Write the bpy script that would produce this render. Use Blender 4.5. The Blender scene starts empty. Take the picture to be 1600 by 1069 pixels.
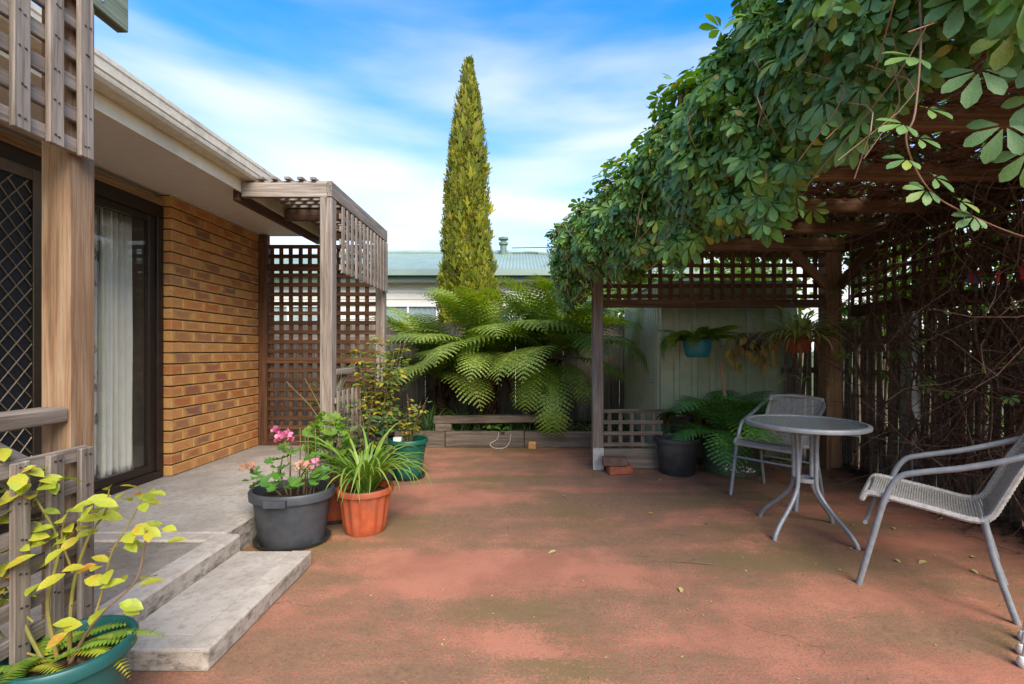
import bpy, bmesh, math, random
import numpy as np
from mathutils import Vector, Matrix, Euler
rng = np.random.default_rng(7); random.seed(7)
scene = bpy.context.scene
COL = scene.collection
R = math.radians

# ---------------------------------------------------------------- camera
cam_d = bpy.data.cameras.new('camera'); cam = bpy.data.objects.new('camera', cam_d); COL.objects.link(cam)
cam.location = (0, 0, 1.12); cam.rotation_euler = (R(90), 0, 0)
cam_d.sensor_width = 36; cam_d.lens = 16.47
cam_d.shift_x = -12/1600; cam_d.shift_y = 13.5/1600
cam_d.clip_start = 0.05; cam_d.clip_end = 2000
scene.camera = cam

# ---------------------------------------------------------------- sky, sun, exposure
SUN_ELEV, SUN_AZ = 43, 159     # azimuth: 0 = +Y (into the picture), clockwise
world = bpy.data.worlds.new('World'); scene.world = world; world.use_nodes = True
nt = world.node_tree; nt.nodes.clear()
def wn(t, **kw):
    n = nt.nodes.new(t)
    for k, v in kw.items(): setattr(n, k, v)
    return n
wo = wn('ShaderNodeOutputWorld'); wb = wn('ShaderNodeBackground'); wb.inputs[1].default_value = 0.15
sky = wn('ShaderNodeTexSky', sky_type='NISHITA', sun_disc=False)
sky.sun_elevation = R(SUN_ELEV); sky.sun_rotation = R(SUN_AZ); sky.air_density = 1.0; sky.dust_density = 0.6; sky.ozone_density = 2.5
hs = wn('ShaderNodeHueSaturation'); hs.inputs['Saturation'].default_value = 1.42; hs.inputs['Value'].default_value = 1.0
nt.links.new(sky.outputs[0], hs.inputs['Color'])
tc = wn('ShaderNodeTexCoord'); sep = wn('ShaderNodeSeparateXYZ'); nt.links.new(tc.outputs['Generated'], sep.inputs[0])
mp = wn('ShaderNodeMapping'); mp.inputs['Scale'].default_value = (1.1, 1.1, 5.5); mp.inputs['Rotation'].default_value = (0.10, 0.16, 0.3)
nt.links.new(tc.outputs['Generated'], mp.inputs[0])
nz = wn('ShaderNodeTexNoise'); nz.inputs['Scale'].default_value = 1.7; nz.inputs['Detail'].default_value = 5; nz.inputs['Roughness'].default_value = 0.45; nz.inputs['Distortion'].default_value = 0.15
nt.links.new(mp.outputs[0], nz.inputs['Vector'])
# thicker thin cloud towards the horizon, clear overhead
mr = wn('ShaderNodeMapRange'); mr.inputs['From Min'].default_value = 0.06; mr.inputs['From Max'].default_value = 0.62
mr.inputs['To Min'].default_value = 0.38; mr.inputs['To Max'].default_value = -0.19
nt.links.new(sep.outputs['Z'], mr.inputs['Value'])
ad = wn('ShaderNodeMath', operation='ADD'); nt.links.new(nz.outputs['Fac'], ad.inputs[0]); nt.links.new(mr.outputs[0], ad.inputs[1])
cr = wn('ShaderNodeMapRange', interpolation_type='SMOOTHSTEP'); cr.inputs['From Min'].default_value = 0.24; cr.inputs['From Max'].default_value = 0.98
nt.links.new(ad.outputs[0], cr.inputs['Value'])
mx = wn('ShaderNodeMix', data_type='RGBA'); nt.links.new(cr.outputs[0], mx.inputs[0]); nt.links.new(hs.outputs[0], mx.inputs[6])
mx.inputs[7].default_value = (3.15, 3.15, 3.1, 1)
nt.links.new(mx.outputs[2], wb.inputs[0]); nt.links.new(wb.outputs[0], wo.inputs[0])

sl = bpy.data.lights.new('sun', 'SUN'); sun = bpy.data.objects.new('sun', sl); COL.objects.link(sun)
sl.energy = 2.6; sl.angle = R(45); sl.color = (1.0, 0.91, 0.78)
d = Vector((math.sin(R(SUN_AZ))*math.cos(R(SUN_ELEV)), math.cos(R(SUN_AZ))*math.cos(R(SUN_ELEV)), math.sin(R(SUN_ELEV))))
sun.rotation_euler = d.to_track_quat('Z', 'Y').to_euler(); sun.location = (0, -4, 12)
vs = scene.view_settings; vs.view_transform = 'Standard'; vs.look = 'None'; vs.gamma = 1; vs.use_curve_mapping = False
vs.exposure = 1.4

# ---------------------------------------------------------------- helpers
def tag(o, label=None, cat=None, group=None, kind=None):
    if label: o['label'] = label
    if cat: o['category'] = cat
    if group: o['group'] = group
    if kind: o['kind'] = kind
    return o
def thing(name, label, cat, loc=(0,0,0), rz=0, group=None):
    o = bpy.data.objects.new(name, None); COL.objects.link(o)
    o.empty_display_size = 0.1
    o.location = loc; o.rotation_euler = (0, 0, rz)
    return tag(o, label, cat, group)
def link(name, me, mat=None, parent=None, loc=None, rot=None, scale=None):
    """one object; loc is in the parent's own frame"""
    o = bpy.data.objects.new(name, me); COL.objects.link(o)
    if mat is not None and len(me.materials) == 0: me.materials.append(mat)
    if parent is not None: o.parent = parent
    if loc is not None: o.location = loc
    if rot is not None: o.rotation_euler = rot
    if scale is not None: o.scale = scale if hasattr(scale, '__len__') else (scale,)*3
    return o
def wpos(parent):
    v = Vector((0,0,0)); p = parent
    while p is not None: v += p.location; p = p.parent
    return v
def copy_tree(o, parent=None):
    c = o.copy(); COL.objects.link(c); c.parent = parent
    for ch in list(o.children): copy_tree(ch, c)
    return c
def npmesh(name, V, F, smooth=False):
    V = np.asarray(V, dtype=np.float32).reshape(-1, 3); F = np.asarray(F, dtype=np.int32)
    me = bpy.data.meshes.new(name); n = F.shape[1]
    me.vertices.add(len(V)); me.vertices.foreach_set('co', V.ravel())
    me.loops.add(F.size); me.loops.foreach_set('vertex_index', F.ravel())
    me.polygons.add(len(F)); me.polygons.foreach_set('loop_start', np.arange(0, F.size, n, dtype=np.int32))
    if smooth: me.polygons.foreach_set('use_smooth', np.ones(len(F), dtype=bool))
    me.update(calc_edges=True); me.validate()
    return me
class MB:
    """collects quads (tris are stored as degenerate-free 3-lists) in world or local coordinates"""
    def __init__(s): s.v = []; s.f = []
    def add(s, vs_, fs_):
        b = len(s.v); s.v += [tuple(v) for v in vs_]; s.f += [tuple(b+i for i in f) for f in fs_]
    def box(s, a, b):
        (x0,y0,z0),(x1,y1,z1) = a, b
        s.add([(x0,y0,z0),(x1,y0,z0),(x1,y1,z0),(x0,y1,z0),(x0,y0,z1),(x1,y0,z1),(x1,y1,z1),(x0,y1,z1)],
              [(0,3,2,1),(4,5,6,7),(0,1,5,4),(1,2,6,5),(2,3,7,6),(3,0,4,7)])
    def tube(s, pts, r, n=8, cap=True):
        pts = [Vector(p) for p in pts]; m = len(pts)
        rs = r if hasattr(r, '__len__') else [r]*m
        b = len(s.v); t0 = (pts[1]-pts[0]).normalized()
        u = t0.orthogonal().normalized()
        for i, p in enumerate(pts):
            t = (pts[min(i+1,m-1)]-pts[max(i-1,0)]).normalized()
            u = (u - t*u.dot(t)).normalized(); w = t.cross(u)
            for k in range(n):
                a = 2*math.pi*k/n
                s.v.append(tuple(p + (u*math.cos(a)+w*math.sin(a))*rs[i]))
        for i in range(m-1):
            for k in range(n):
                k2 = (k+1)%n
                s.f.append((b+i*n+k, b+i*n+k2, b+(i+1)*n+k2, b+(i+1)*n+k))
        if cap:
            s.f.append(tuple(b+k for k in range(n))[::-1]); s.f.append(tuple(b+(m-1)*n+k for k in range(n)))
    def lathe(s, prof, n=32, c=(0,0,0), sx=1, sy=1, flute=None, closed=False):
        b = len(s.v); m = len(prof)
        for r, z in prof:
            for k in range(n):
                a = 2*math.pi*k/n
                q = r*(flute(a, z) if flute else 1)
                s.v.append((c[0]+q*math.cos(a)*sx, c[1]+q*math.sin(a)*sy, c[2]+z))
        for i in range(m-1):
            for k in range(n):
                k2 = (k+1)%n
                s.f.append((b+i*n+k, b+i*n+k2, b+(i+1)*n+k2, b+(i+1)*n+k))
        if prof[0][0] > 0: s.f.append(tuple(b+k for k in range(n))[::-1])
        if closed: s.f.append(tuple(b+(m-1)*n+k for k in range(n)))
    def mesh(s, name, smooth=False, off=None):
        me = bpy.data.meshes.new(name)
        v = s.v if off is None else [(a-off[0], b-off[1], c-off[2]) for a,b,c in s.v]
        me.from_pydata(v, [], s.f); me.validate()
        if smooth:
            me.polygons.foreach_set('use_smooth', np.ones(len(me.polygons), dtype=bool))
            try: me.set_sharp_from_angle(angle=R(40))
            except Exception: pass
        me.update(); return me
    def build(s, name, mat, parent=None, smooth=False):
        """vertices are in world coordinates of an unrotated parent"""
        return link(name, s.mesh(name, smooth, wpos(parent) if parent is not None else None), mat, parent)
_cache = {}
def cbox(L, W, T, bev):
    key = (round(L,3), round(W,3), round(T,3), round(bev,4))
    if key not in _cache:
        x, y, z = L/2, W/2, T/2; b = min(bev, 0.3*min(L,W,T)); bm = bmesh.new()
        bmesh.ops.create_cube(bm, size=1)
        bmesh.ops.scale(bm, vec=(L,W,T), verts=bm.verts)
        if b > 0: bmesh.ops.bevel(bm, geom=list(bm.edges), offset=b, segments=1, affect='EDGES', profile=0.5)
        me = bpy.data.meshes.new('plank'); bm.to_mesh(me); bm.free(); _cache[key] = me
    return _cache[key]
def plank(name, p0, p1, w, t, mat, parent=None, n=(0,0,1), bev=0.003, jit=0.0):
    """board from p0 to p1 (world), width w, thickness t measured along n; grain runs along its own X"""
    p0, p1 = Vector(p0), Vector(p1); X = (p1-p0); L = X.length; X.normalize()
    Z = Vector(n); Z = (Z - X*Z.dot(X)).normalized(); Y = Z.cross(X)
    me0 = cbox(L, w, t, bev); key = ('m', me0.name, mat.name)
    if key not in _cache:
        me = me0.copy(); me.materials.clear(); me.materials.append(mat); _cache[key] = me
    o = bpy.data.objects.new(name, _cache[key]); COL.objects.link(o)
    M = Matrix((X, Y, Z)).transposed().to_4x4()
    if jit: M = M @ Euler((random.uniform(-jit,jit), random.uniform(-jit,jit)*.5, random.uniform(-jit,jit)*.5)).to_matrix().to_4x4()
    M.translation = (p0+p1)/2 - (wpos(parent) if parent is not None else Vector((0,0,0)))
    if parent is not None: o.parent = parent
    o.matrix_basis = M
    return o
def smooth_path(pts, k=6):
    pts = [Vector(p) for p in pts]; out = []
    P = [pts[0]*2-pts[1]] + pts + [pts[-1]*2-pts[-2]]
    for i in range(1, len(P)-2):
        for j in range(k):
            t = j/k; a,b,c,d_ = P[i-1],P[i],P[i+1],P[i+2]
            out.append(0.5*((2*b)+(c-a)*t+(2*a-5*b+4*c-d_)*t*t+(3*b-a-3*c+d_)*t**3))
    out.append(pts[-1]); return out
def frames(D, N):
    """(k,3,3) matrices whose columns are dir, side, normal"""
    D = D/np.linalg.norm(D, axis=1, keepdims=True)
    S = np.cross(N, D); S /= np.linalg.norm(S, axis=1, keepdims=True)+1e-9
    N2 = np.cross(D, S); return np.stack([D, S, N2], axis=2)
def inst(bV, bF, M, P, S):
    bV = np.asarray(bV); bF = np.asarray(bF); k = len(P)
    V = np.einsum('kij,nj->kni', M, bV)*np.asarray(S).reshape(-1,1,1) + P[:,None,:]
    F = bF[None] + (np.arange(k)*len(bV))[:,None,None]
    return V.reshape(-1,3), F.reshape(-1, bF.shape[1])
def merge(parts):
    Vs, Fs, b = [], [], 0
    for V, F in parts:
        Vs.append(V); Fs.append(F+b); b += len(V)
    return np.concatenate(Vs), np.concatenate(Fs)
def leaf_base(prof, length=1, fold=0.15, curl=0.2):
    """leaf along +X, quads either side of the midrib; prof = [(t, halfwidth)]"""
    V, F = [], []
    for t, w in prof:
        z = -curl*t*t*length
        V += [(t*length, -w, z+fold*w), (t*length, 0, z), (t*length, w, z+fold*w)]
    for i in range(len(prof)-1):
        a = i*3; F += [(a, a+3, a+4, a+1), (a+1, a+4, a+5, a+2)]
    return np.array(V), np.array(F)
OBOV = [(0,.012),(.3,.12),(.62,.235),(.86,.19),(1,.03)]
OVAL = [(0,.015),(.22,.2),(.5,.29),(.78,.2),(1,.015)]
ROUND = [(0,.1),(.15,.4),(.5,.52),(.85,.38),(1,.1)]
BLADE = [(0,.02),(.25,.03),(.5,.03),(.75,.022),(1,.003)]
def rdirs(n, zlo=-1, zhi=1):
    a = rng.uniform(0, 2*np.pi, n); z = rng.uniform(zlo, zhi, n); r = np.sqrt(np.clip(1-z*z, 0, 1))
    return np.stack([r*np.cos(a), r*np.sin(a), z], 1)

# ---------------------------------------------------------------- materials
class G:
    def __init__(s, name):
        s.m = bpy.data.materials.new(name); s.m.use_nodes = True; s.t = s.m.node_tree; s.t.nodes.clear()
        s.out = s.n('ShaderNodeOutputMaterial'); s.b = s.n('ShaderNodeBsdfPrincipled'); s.l(s.b.outputs[0], s.out.inputs[0])
    def n(s, t, **kw):
        x = s.t.nodes.new(t)
        for k, v in kw.items(): setattr(x, k, v)
        return x
    def l(s, a, b): s.t.links.new(a, b)
    def coord(s, kind='Object', scale=(1,1,1), rnd=False):
        c = s.n('ShaderNodeTexCoord'); m = s.n('ShaderNodeMapping'); m.inputs['Scale'].default_value = scale
        s.l(c.outputs[kind], m.inputs[0])
        if rnd:
            oi = s.n('ShaderNodeObjectInfo'); mu = s.n('ShaderNodeMath', operation='MULTIPLY'); mu.inputs[1].default_value = 37.0
            s.l(oi.outputs['Random'], mu.inputs[0]); s.l(mu.outputs[0], m.inputs['Location'])
        return m.outputs[0]
    def world(s, scale=(1,1,1)):
        c = s.n('ShaderNodeNewGeometry'); m = s.n('ShaderNodeMapping'); m.inputs['Scale'].default_value = scale
        s.l(c.outputs['Position'], m.inputs[0]); return m.outputs[0]
    def noise(s, v, scale, detail=5, rough=0.55, dist=0):
        x = s.n('ShaderNodeTexNoise'); x.inputs['Scale'].default_value = scale; x.inputs['Detail'].default_value = detail
        x.inputs['Roughness'].default_value = rough; x.inputs['Distortion'].default_value = dist
        s.l(v, x.inputs['Vector']); return x.outputs['Fac']
    def ramp(s, f, stops):
        x = s.n('ShaderNodeValToRGB'); e = x.color_ramp.elements
        while len(e) < len(stops): e.new(0.5)
        for i, (p, c) in enumerate(stops): e[i].position = p; e[i].color = (*c, 1) if len(c) == 3 else c
        s.l(f, x.inputs[0]); return x.outputs[0]
    def rng(s, f, a, b, c=0, d=1, smooth=True):
        x = s.n('ShaderNodeMapRange'); x.interpolation_type = 'SMOOTHSTEP' if smooth else 'LINEAR'
        for k, v in zip(('From Min','From Max','To Min','To Max'), (a,b,c,d)): x.inputs[k].default_value = v
        s.l(f, x.inputs['Value']); return x.outputs[0]
    def mix(s, f, a, b, mode='MIX'):
        x = s.n('ShaderNodeMix', data_type='RGBA', blend_type=mode)
        for v, i in ((f,0),(a,6),(b,7)):
            if hasattr(v, 'is_output'): s.l(v, x.inputs[i])
            elif i == 0: x.inputs[0].default_value = v
            else: x.inputs[i].default_value = (*v, 1)
        return x.outputs[2]
    def math(s, op, a, b=0.0):
        x = s.n('ShaderNodeMath', operation=op)
        for v, i in ((a,0),(b,1)):
            if hasattr(v, 'is_output'): s.l(v, x.inputs[i])
            else: x.inputs[i].default_value = v
        return x.outputs[0]
    def rand(s):
        return s.n('ShaderNodeObjectInfo').outputs['Random']
    def bump(s, h, strength=0.3, dist=0.01):
        x = s.n('ShaderNodeBump'); x.inputs['Strength'].default_value = strength; x.inputs['Distance'].default_value = dist
        s.l(h, x.inputs['Height']); s.l(x.outputs[0], s.b.inputs['Normal']); return x
    def set(s, **kw):
        for k, v in kw.items():
            k = {'rough':'Roughness','metal':'Metallic','spec':'Specular IOR Level','trans':'Transmission Weight','ior':'IOR'}.get(k, k)
            if hasattr(v, 'is_output'): s.l(v, s.b.inputs[k])
            else: s.b.inputs[k].default_value = v
        return s
    def col(s, c):
        if hasattr(c, 'is_output'): s.l(c, s.b.inputs['Base Color'])
        else: s.b.inputs['Base Color'].default_value = (*c, 1)
        return s
def wood(name, dark, mid, light, var=0.35, rough=0.8):
    g = G(name); v = g.coord('Object', (1.2, 26, 26), rnd=True)
    n1 = g.noise(v, 1.6, 6, 0.6, 0.6); v2 = g.coord('Object', (4, 120, 120), rnd=True); n2 = g.noise(v2, 1.0, 4, 0.7)
    v3 = g.coord('Object', (2.2, 5, 5), rnd=True); n3 = g.noise(v3, 1.3, 4)
    c = g.ramp(n1, [(0.28, dark), (0.48, mid), (0.72, light)])
    c = g.mix(g.math('MULTIPLY', g.rng(n2, 0.45, 0.7), 0.45), c, tuple(x*0.55 for x in dark))
    c = g.mix(g.math('MULTIPLY', g.rng(n3, 0.5, 0.72), 0.5), c, tuple(0.6*a+0.4*b for a,b in zip(dark, mid)))
    hv = g.n('ShaderNodeHueSaturation'); g.l(c, hv.inputs['Color']); g.l(g.rng(g.rand(), 0, 1, 1-var, 1+var*0.6, False), hv.inputs['Value'])
    g.col(hv.outputs[0]).set(rough=rough, spec=0.25)
    g.bump(g.math('ADD', n1, g.math('MULTIPLY', n2, 0.7)), 0.5, 0.004); return g.m
def plain(name, c, rough=0.5, metal=0.0, var=0.12, nscale=14, bump=0.05, spec=0.5, dirt=None):
    g = G(name); v = g.coord('Object', rnd=True); n = g.noise(v, nscale, 5, 0.6); n2 = g.noise(v, nscale*0.22, 3)
    k = tuple(x*(1-var) for x in c); col = g.mix(g.rng(n, 0.3, 0.7), k, tuple(min(1, x*(1+var)) for x in c))
    if dirt: col = g.mix(g.math('MULTIPLY', g.rng(n2, 0.48, 0.7), 0.6), col, dirt)
    g.col(col).set(rough=g.rng(n2, 0.3, 0.7, rough*0.85, min(1, rough*1.15)), metal=metal, spec=spec)
    if bump: g.bump(n, bump, 0.01)
    return g.m
def leaf(name, stops, trans=0.25, rough=0.45, tcol=None, nscale=20, spec=0.4, spot=None):
    """stops over a random value per leaf"""
    g = G(name); geo = g.n('ShaderNodeNewGeometry')
    r = g.math('FRACT', g.math('ADD', geo.outputs['Random Per Island'], g.rand()))
    c = g.ramp(r, stops); n = g.noise(g.coord('Object'), nscale, 3)
    c = g.mix(g.math('MULTIPLY', g.rng(n, 0.35, 0.7), 0.35), c, tuple(x*0.5 for x in stops[0][1]))
    if spot:
        n5 = g.noise(g.coord('Object', rnd=True), 3.2, 4, 0.6); c = g.mix(g.rng(n5, 0.46, 0.60), c, spot[0]); c = g.mix(g.rng(g.noise(g.coord('Object', rnd=True), 7, 3, 0.6), 0.64, 0.70), c, spot[1])
    g.col(c).set(rough=rough, spec=spec); g.bump(n, 0.25, 0.004)
    t = g.n('ShaderNodeBsdfTranslucent'); hv = g.n('ShaderNodeHueSaturation'); hv.inputs['Value'].default_value = 1.5; hv.inputs['Saturation'].default_value = 1.42
    g.l(c, hv.inputs['Color']); g.l(hv.outputs[0], t.inputs[0])
    m = g.n('ShaderNodeMixShader'); m.inputs[0].default_value = trans; g.l(g.b.outputs[0], m.inputs[1]); g.l(t.outputs[0], m.inputs[2]); g.l(m.outputs[0], g.out.inputs[0])
    return g.m
M = {}
M['wood_grey'] = wood('weathered_grey_wood', (.105,.08,.06), (.25,.20,.158), (.40,.345,.29), 0.22)
M['wood_post'] = wood('honey_post_wood', (.155,.082,.04), (.33,.195,.105), (.44,.315,.205), 0.12, 0.7)
M['wood_brown'] = wood('red_brown_stained_wood', (.062,.028,.014), (.135,.062,.03), (.20,.105,.055), 0.3, 0.7)
M['wood_dark'] = wood('dark_pergola_wood', (.05,.026,.015), (.125,.068,.04), (.20,.12,.075), 0.25, 0.75)
M['wood_warm'] = wood('warm_brown_wood', (.12,.058,.028), (.25,.135,.07), (.34,.21,.12), 0.15, 0.75)
M['wood_green'] = wood('green_treated_wood', (.10,.125,.085), (.22,.265,.19), (.33,.36,.28), 0.15)
M['wood_sleeper'] = wood('sleeper_wood', (.055,.04,.03), (.15,.115,.085), (.25,.20,.155), 0.2)
M['wood_fence'] = wood('old_paling_wood', (.075,.06,.046), (.185,.155,.122), (.29,.25,.205), 0.35)
M['stick'] = wood('brush_stick_bark', (.07,.048,.034), (.19,.14,.10), (.31,.245,.19), 0.35)
M['twig'] = wood('vine_twig_bark', (.07,.038,.025), (.17,.10,.068), (.28,.18,.13), 0.3)
M['stem_red'] = plain('young_vine_stem', (.25,.12,.06), 0.5)
# brick: sandy body with a red-brown fired face, per-brick variation
g = G('sandy_brick'); tcn = g.n('ShaderNodeTexCoord'); sp = g.n('ShaderNodeSeparateXYZ'); g.l(tcn.outputs['Object'], sp.inputs[0])
v = g.coord('Object', rnd=True); nA = g.noise(v, 9, 4); nB = g.noise(v, 55, 5, 0.7); nC = g.noise(v, 160, 3, 0.7)
ax = g.math('DIVIDE', g.math('ABSOLUTE', sp.outputs['X']), 0.115); az = g.math('DIVIDE', g.math('ABSOLUTE', sp.outputs['Z']), 0.038)
dd = g.math('MAXIMUM', ax, g.math('MULTIPLY', az, 0.95)); dd = g.math('ADD', dd, g.math('MULTIPLY', g.math('SUBTRACT', nA, 0.5), 1.3))
mask = g.rng(dd, 1.05, 0.40); rd = g.rand()
mask = g.math('MULTIPLY', mask, g.rng(g.math('FRACT', g.math('MULTIPLY', rd, 7.31)), 0.0, 0.45, 0.5, 1))
face = g.ramp(g.math('FRACT', g.math('MULTIPLY', rd, 13.7)), [(0, (.52,.175,.06)), (.35, (.60,.25,.08)), (.62, (.35,.135,.065)), (.8, (.62,.28,.095)), (1, (.28,.125,.08))])
body = g.mix(nA, (.70,.38,.125), (.62,.31,.095)); c = g.mix(mask, body, face)
c = g.mix(g.math('MULTIPLY', g.rng(nB, 0.52, 0.75), 0.55), c, (.16,.075,.03))
g.col(c).set(rough=0.88, spec=0.2); g.bump(g.math('ADD', nB, g.math('MULTIPLY', nC, 0.5)), 0.75, 0.006); M['brick'] = g.m
M['brick_red'] = plain('old_red_brick', (.30,.085,.04), 0.9, var=0.3, bump=0.5, dirt=(.05,.035,.025))
M['brick_dirty'] = plain('sooty_old_brick', (.12,.065,.045), 0.9, var=0.4, bump=0.5, dirt=(.25,.19,.14))
M['mortar'] = plain('recessed_mortar', (.10,.065,.038), 0.95, var=0.3, nscale=40, bump=0.4)  # brown mortar, with the shadow of the raked joints painted into its colour
# concrete
def concrete(name, base, dark, sc=1.0, moss=None):
    g = G(name); w = g.world(); n1 = g.noise(w, 1.9*sc, 6, 0.6, 0.5); n2 = g.noise(w, 30, 5, 0.65); n3 = g.noise(w, 230, 2, 0.6)
    sw = g.noise(g.world((1,1,0.3)), 7, 4, 0.6, 2.5)
    c = g.mix(g.rng(n1, 0.40, 0.64), base, dark); c = g.mix(g.math('MULTIPLY', g.rng(n2, 0.45, 0.75), 0.6), c, tuple(x*0.6 for x in dark))
    c = g.mix(g.math('MULTIPLY', g.rng(n3, 0.5, 0.75), 0.4), c, tuple(min(1, x*1.25) for x in base))
    c = g.mix(g.math('MULTIPLY', g.rng(sw, 0.52, 0.62), 0.28), c, tuple(x*0.8 for x in dark))
    if moss:
        gg = g.n('ShaderNodeNewGeometry'); s2 = g.n('ShaderNodeSeparateXYZ'); g.l(gg.outputs['True Normal'], s2.inputs[0])
        side = g.rng(g.math('ABSOLUTE', s2.outputs['Z']), 0.5, 0.2); n4 = g.noise(g.world((1,1,2.2)), 14, 6, 0.7)
        c = g.mix(g.math('MULTIPLY', side, g.rng(n4, 0.42, 0.72)), c, moss)
    g.col(c).set(rough=0.92, spec=0.2); g.bump(g.math('ADD', n2, g.math('MULTIPLY', n3, 0.6)), 0.45, 0.006); return g.m
M['conc'] = concrete('porch_concrete', (.46,.405,.34), (.34,.29,.235), 1.0, (.10,.085,.066))
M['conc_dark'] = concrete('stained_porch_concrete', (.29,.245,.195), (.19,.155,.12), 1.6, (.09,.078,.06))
M['conc_rim'] = concrete('step_rim_concrete', (.49,.43,.36), (.38,.32,.26), 1.4, (.13,.11,.085))
# patio: faded red paint, worn to grit and moss in bands
g = G('faded_red_patio_paint'); w = g.world()
b1 = g.noise(g.world((0.36, 1.5, 1)), 1.55, 6, 0.6, 0.35); b2 = g.noise(w, 3.2, 6, 0.62, 0.3); gr = g.noise(w, 95, 3, 0.8); gr2 = g.noise(w, 30, 5, 0.75); fine = g.noise(w, 420, 2, 0.5)
pink = g.mix(g.rng(b2, 0.35, 0.65), (.40,.165,.102), (.325,.13,.08))
wear = g.math('ADD', g.math('MULTIPLY', b1, 1.15), g.math('MULTIPLY', b2, 0.35))
wear = g.math('ADD', wear, g.math('MULTIPLY', g.math('SUBTRACT', gr, 0.5), 0.75))
wear = g.math('ADD', wear, g.math('MULTIPLY', g.math('SUBTRACT', gr2, 0.5), 0.55))
f = g.rng(wear, 0.605, 0.83)
grit = g.ramp(gr2, [(0.3, (.085,.06,.038)), (0.5, (.18,.115,.065)), (0.7, (.25,.155,.085))])
moss = g.mix(g.rng(g.noise(w, 0.9, 3), 0.46, 0.62), grit, (.135,.11,.045))
c = g.mix(g.math('MULTIPLY', f, 0.84), pink, moss)
spk = g.rng(gr, 0.66, 0.74); c = g.mix(g.math('MULTIPLY', spk, g.math('MULTIPLY', f, 0.55)), c, (.46,.40,.33))
c = g.mix(g.math('MULTIPLY', g.rng(gr, 0.54, 0.68), 0.35), c, (.15,.062,.035))
wd = g.n('ShaderNodeVectorMath', operation='ADD'); nzv = g.n('ShaderNodeTexNoise'); nzv.inputs['Scale'].default_value = 3.0; nzv.inputs['Detail'].default_value = 5; g.l(w, nzv.inputs['Vector'])
sc3 = g.n('ShaderNodeVectorMath', operation='SCALE'); sc3.inputs['Scale'].default_value = 0.5; g.l(nzv.outputs['Color'], sc3.inputs[0]); g.l(w, wd.inputs[0]); g.l(sc3.outputs[0], wd.inputs[1])
vc = g.n('ShaderNodeTexVoronoi', feature='DISTANCE_TO_EDGE'); vc.inputs['Scale'].default_value = 0.75; g.l(wd.outputs[0], vc.inputs['Vector'])
crk = g.math('MULTIPLY', g.rng(vc.outputs['Distance'], 0.0026, 0.0008), g.rng(g.noise(w, 1.3, 2), 0.56, 0.60))
c = g.mix(g.math('MULTIPLY', crk, 0.6), c, (.06,.035,.022))
g.col(c).set(rough=0.9, spec=0.22); g.bump(g.math('ADD', gr, g.math('MULTIPLY', gr2, 0.8)), 0.45, 0.006); M['patio'] = g.m
M['soil'] = plain('dark_soil', (.045,.03,.02), 1.0, var=0.6, nscale=60, bump=0.9, dirt=(.10,.06,.035), spec=0.1)
M['grassy'] = plain('lawn_ground', (.09,.11,.04), 1.0, var=0.4, nscale=30, bump=0.6, dirt=(.10,.08,.05), spec=0.1)
M['cream'] = plain('cream_painted_steel', (.72,.60,.41), 0.45, var=0.05, dirt=(.52,.44,.33), bump=0.02)
M['gutter'] = plain('dusty_gutter', (.64,.555,.42), 0.5, var=0.1, nscale=30, dirt=(.36,.30,.235), bump=0.05)
M['soffit'] = plain('soffit_board', (.66,.595,.52), 0.7, var=0.03, bump=0.02)
M['alu'] = plain('dark_brown_aluminium', (.035,.022,.016), 0.4, 0.3, var=0.1, bump=0.0)
M['alu_bronze'] = plain('bronze_aluminium', (.12,.085,.055), 0.35, 0.7, var=0.1, bump=0.0)
M['mesh'] = plain('security_grille', (.42,.33,.23), 0.4, 0.8, var=0.1, bump=0.0)
M['screen'] = plain('insect_screen', (.02,.019,.018), 0.8, var=0.2, nscale=200, bump=0.1)
M['roof_tile'] = plain('roof_steel', (.17,.13,.10), 0.6, var=0.2)
M['galv'] = plain('galvanised_steel', (.46,.47,.47), 0.42, 0.75, var=0.12, nscale=40, dirt=(.25,.24,.22))
M['chair'] = plain('grey_powder_coat', (.235,.25,.265), 0.42, 0.15, var=0.12, nscale=35, dirt=(.32,.33,.34), bump=0.03)
M['rattan'] = plain('grey_woven_plastic', (.38,.36,.33), 0.62, var=0.2, nscale=60, bump=0.05)
M['white'] = plain('off_white_plastic', (.66,.62,.54), 0.5, var=0.06)
M['room'] = plain('dim_room', (.16,.13,.11), 0.9)
M['curtain'] = plain('cream_curtain', (.86,.82,.72), 0.85, var=0.04, spec=0.1, bump=0.0)
g = G('floral_curtain'); w = g.coord('Object'); vo = g.n('ShaderNodeTexVoronoi'); vo.inputs['Scale'].default_value = 7.5; g.l(w, vo.inputs['Vector'])
dist = g.math('ADD', vo.outputs['Distance'], g.math('MULTIPLY', g.math('SUBTRACT', g.noise(w, 28, 3), 0.5), 0.55))
sc_ = g.n('ShaderNodeSeparateColor'); g.l(vo.outputs['Color'], sc_.inputs[0])
fc = g.ramp(sc_.outputs[0], [(0, (.10,.17,.14)), (.4, (.20,.28,.24)), (.55, (.34,.20,.36)), (.75, (.55,.42,.40)), (1, (.60,.50,.30))])
g.col(g.mix(g.rng(dist, 0.34, 0.24), (.70,.68,.62), fc)).set(rough=0.85, spec=0.1); M['floral'] = g.m
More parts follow.
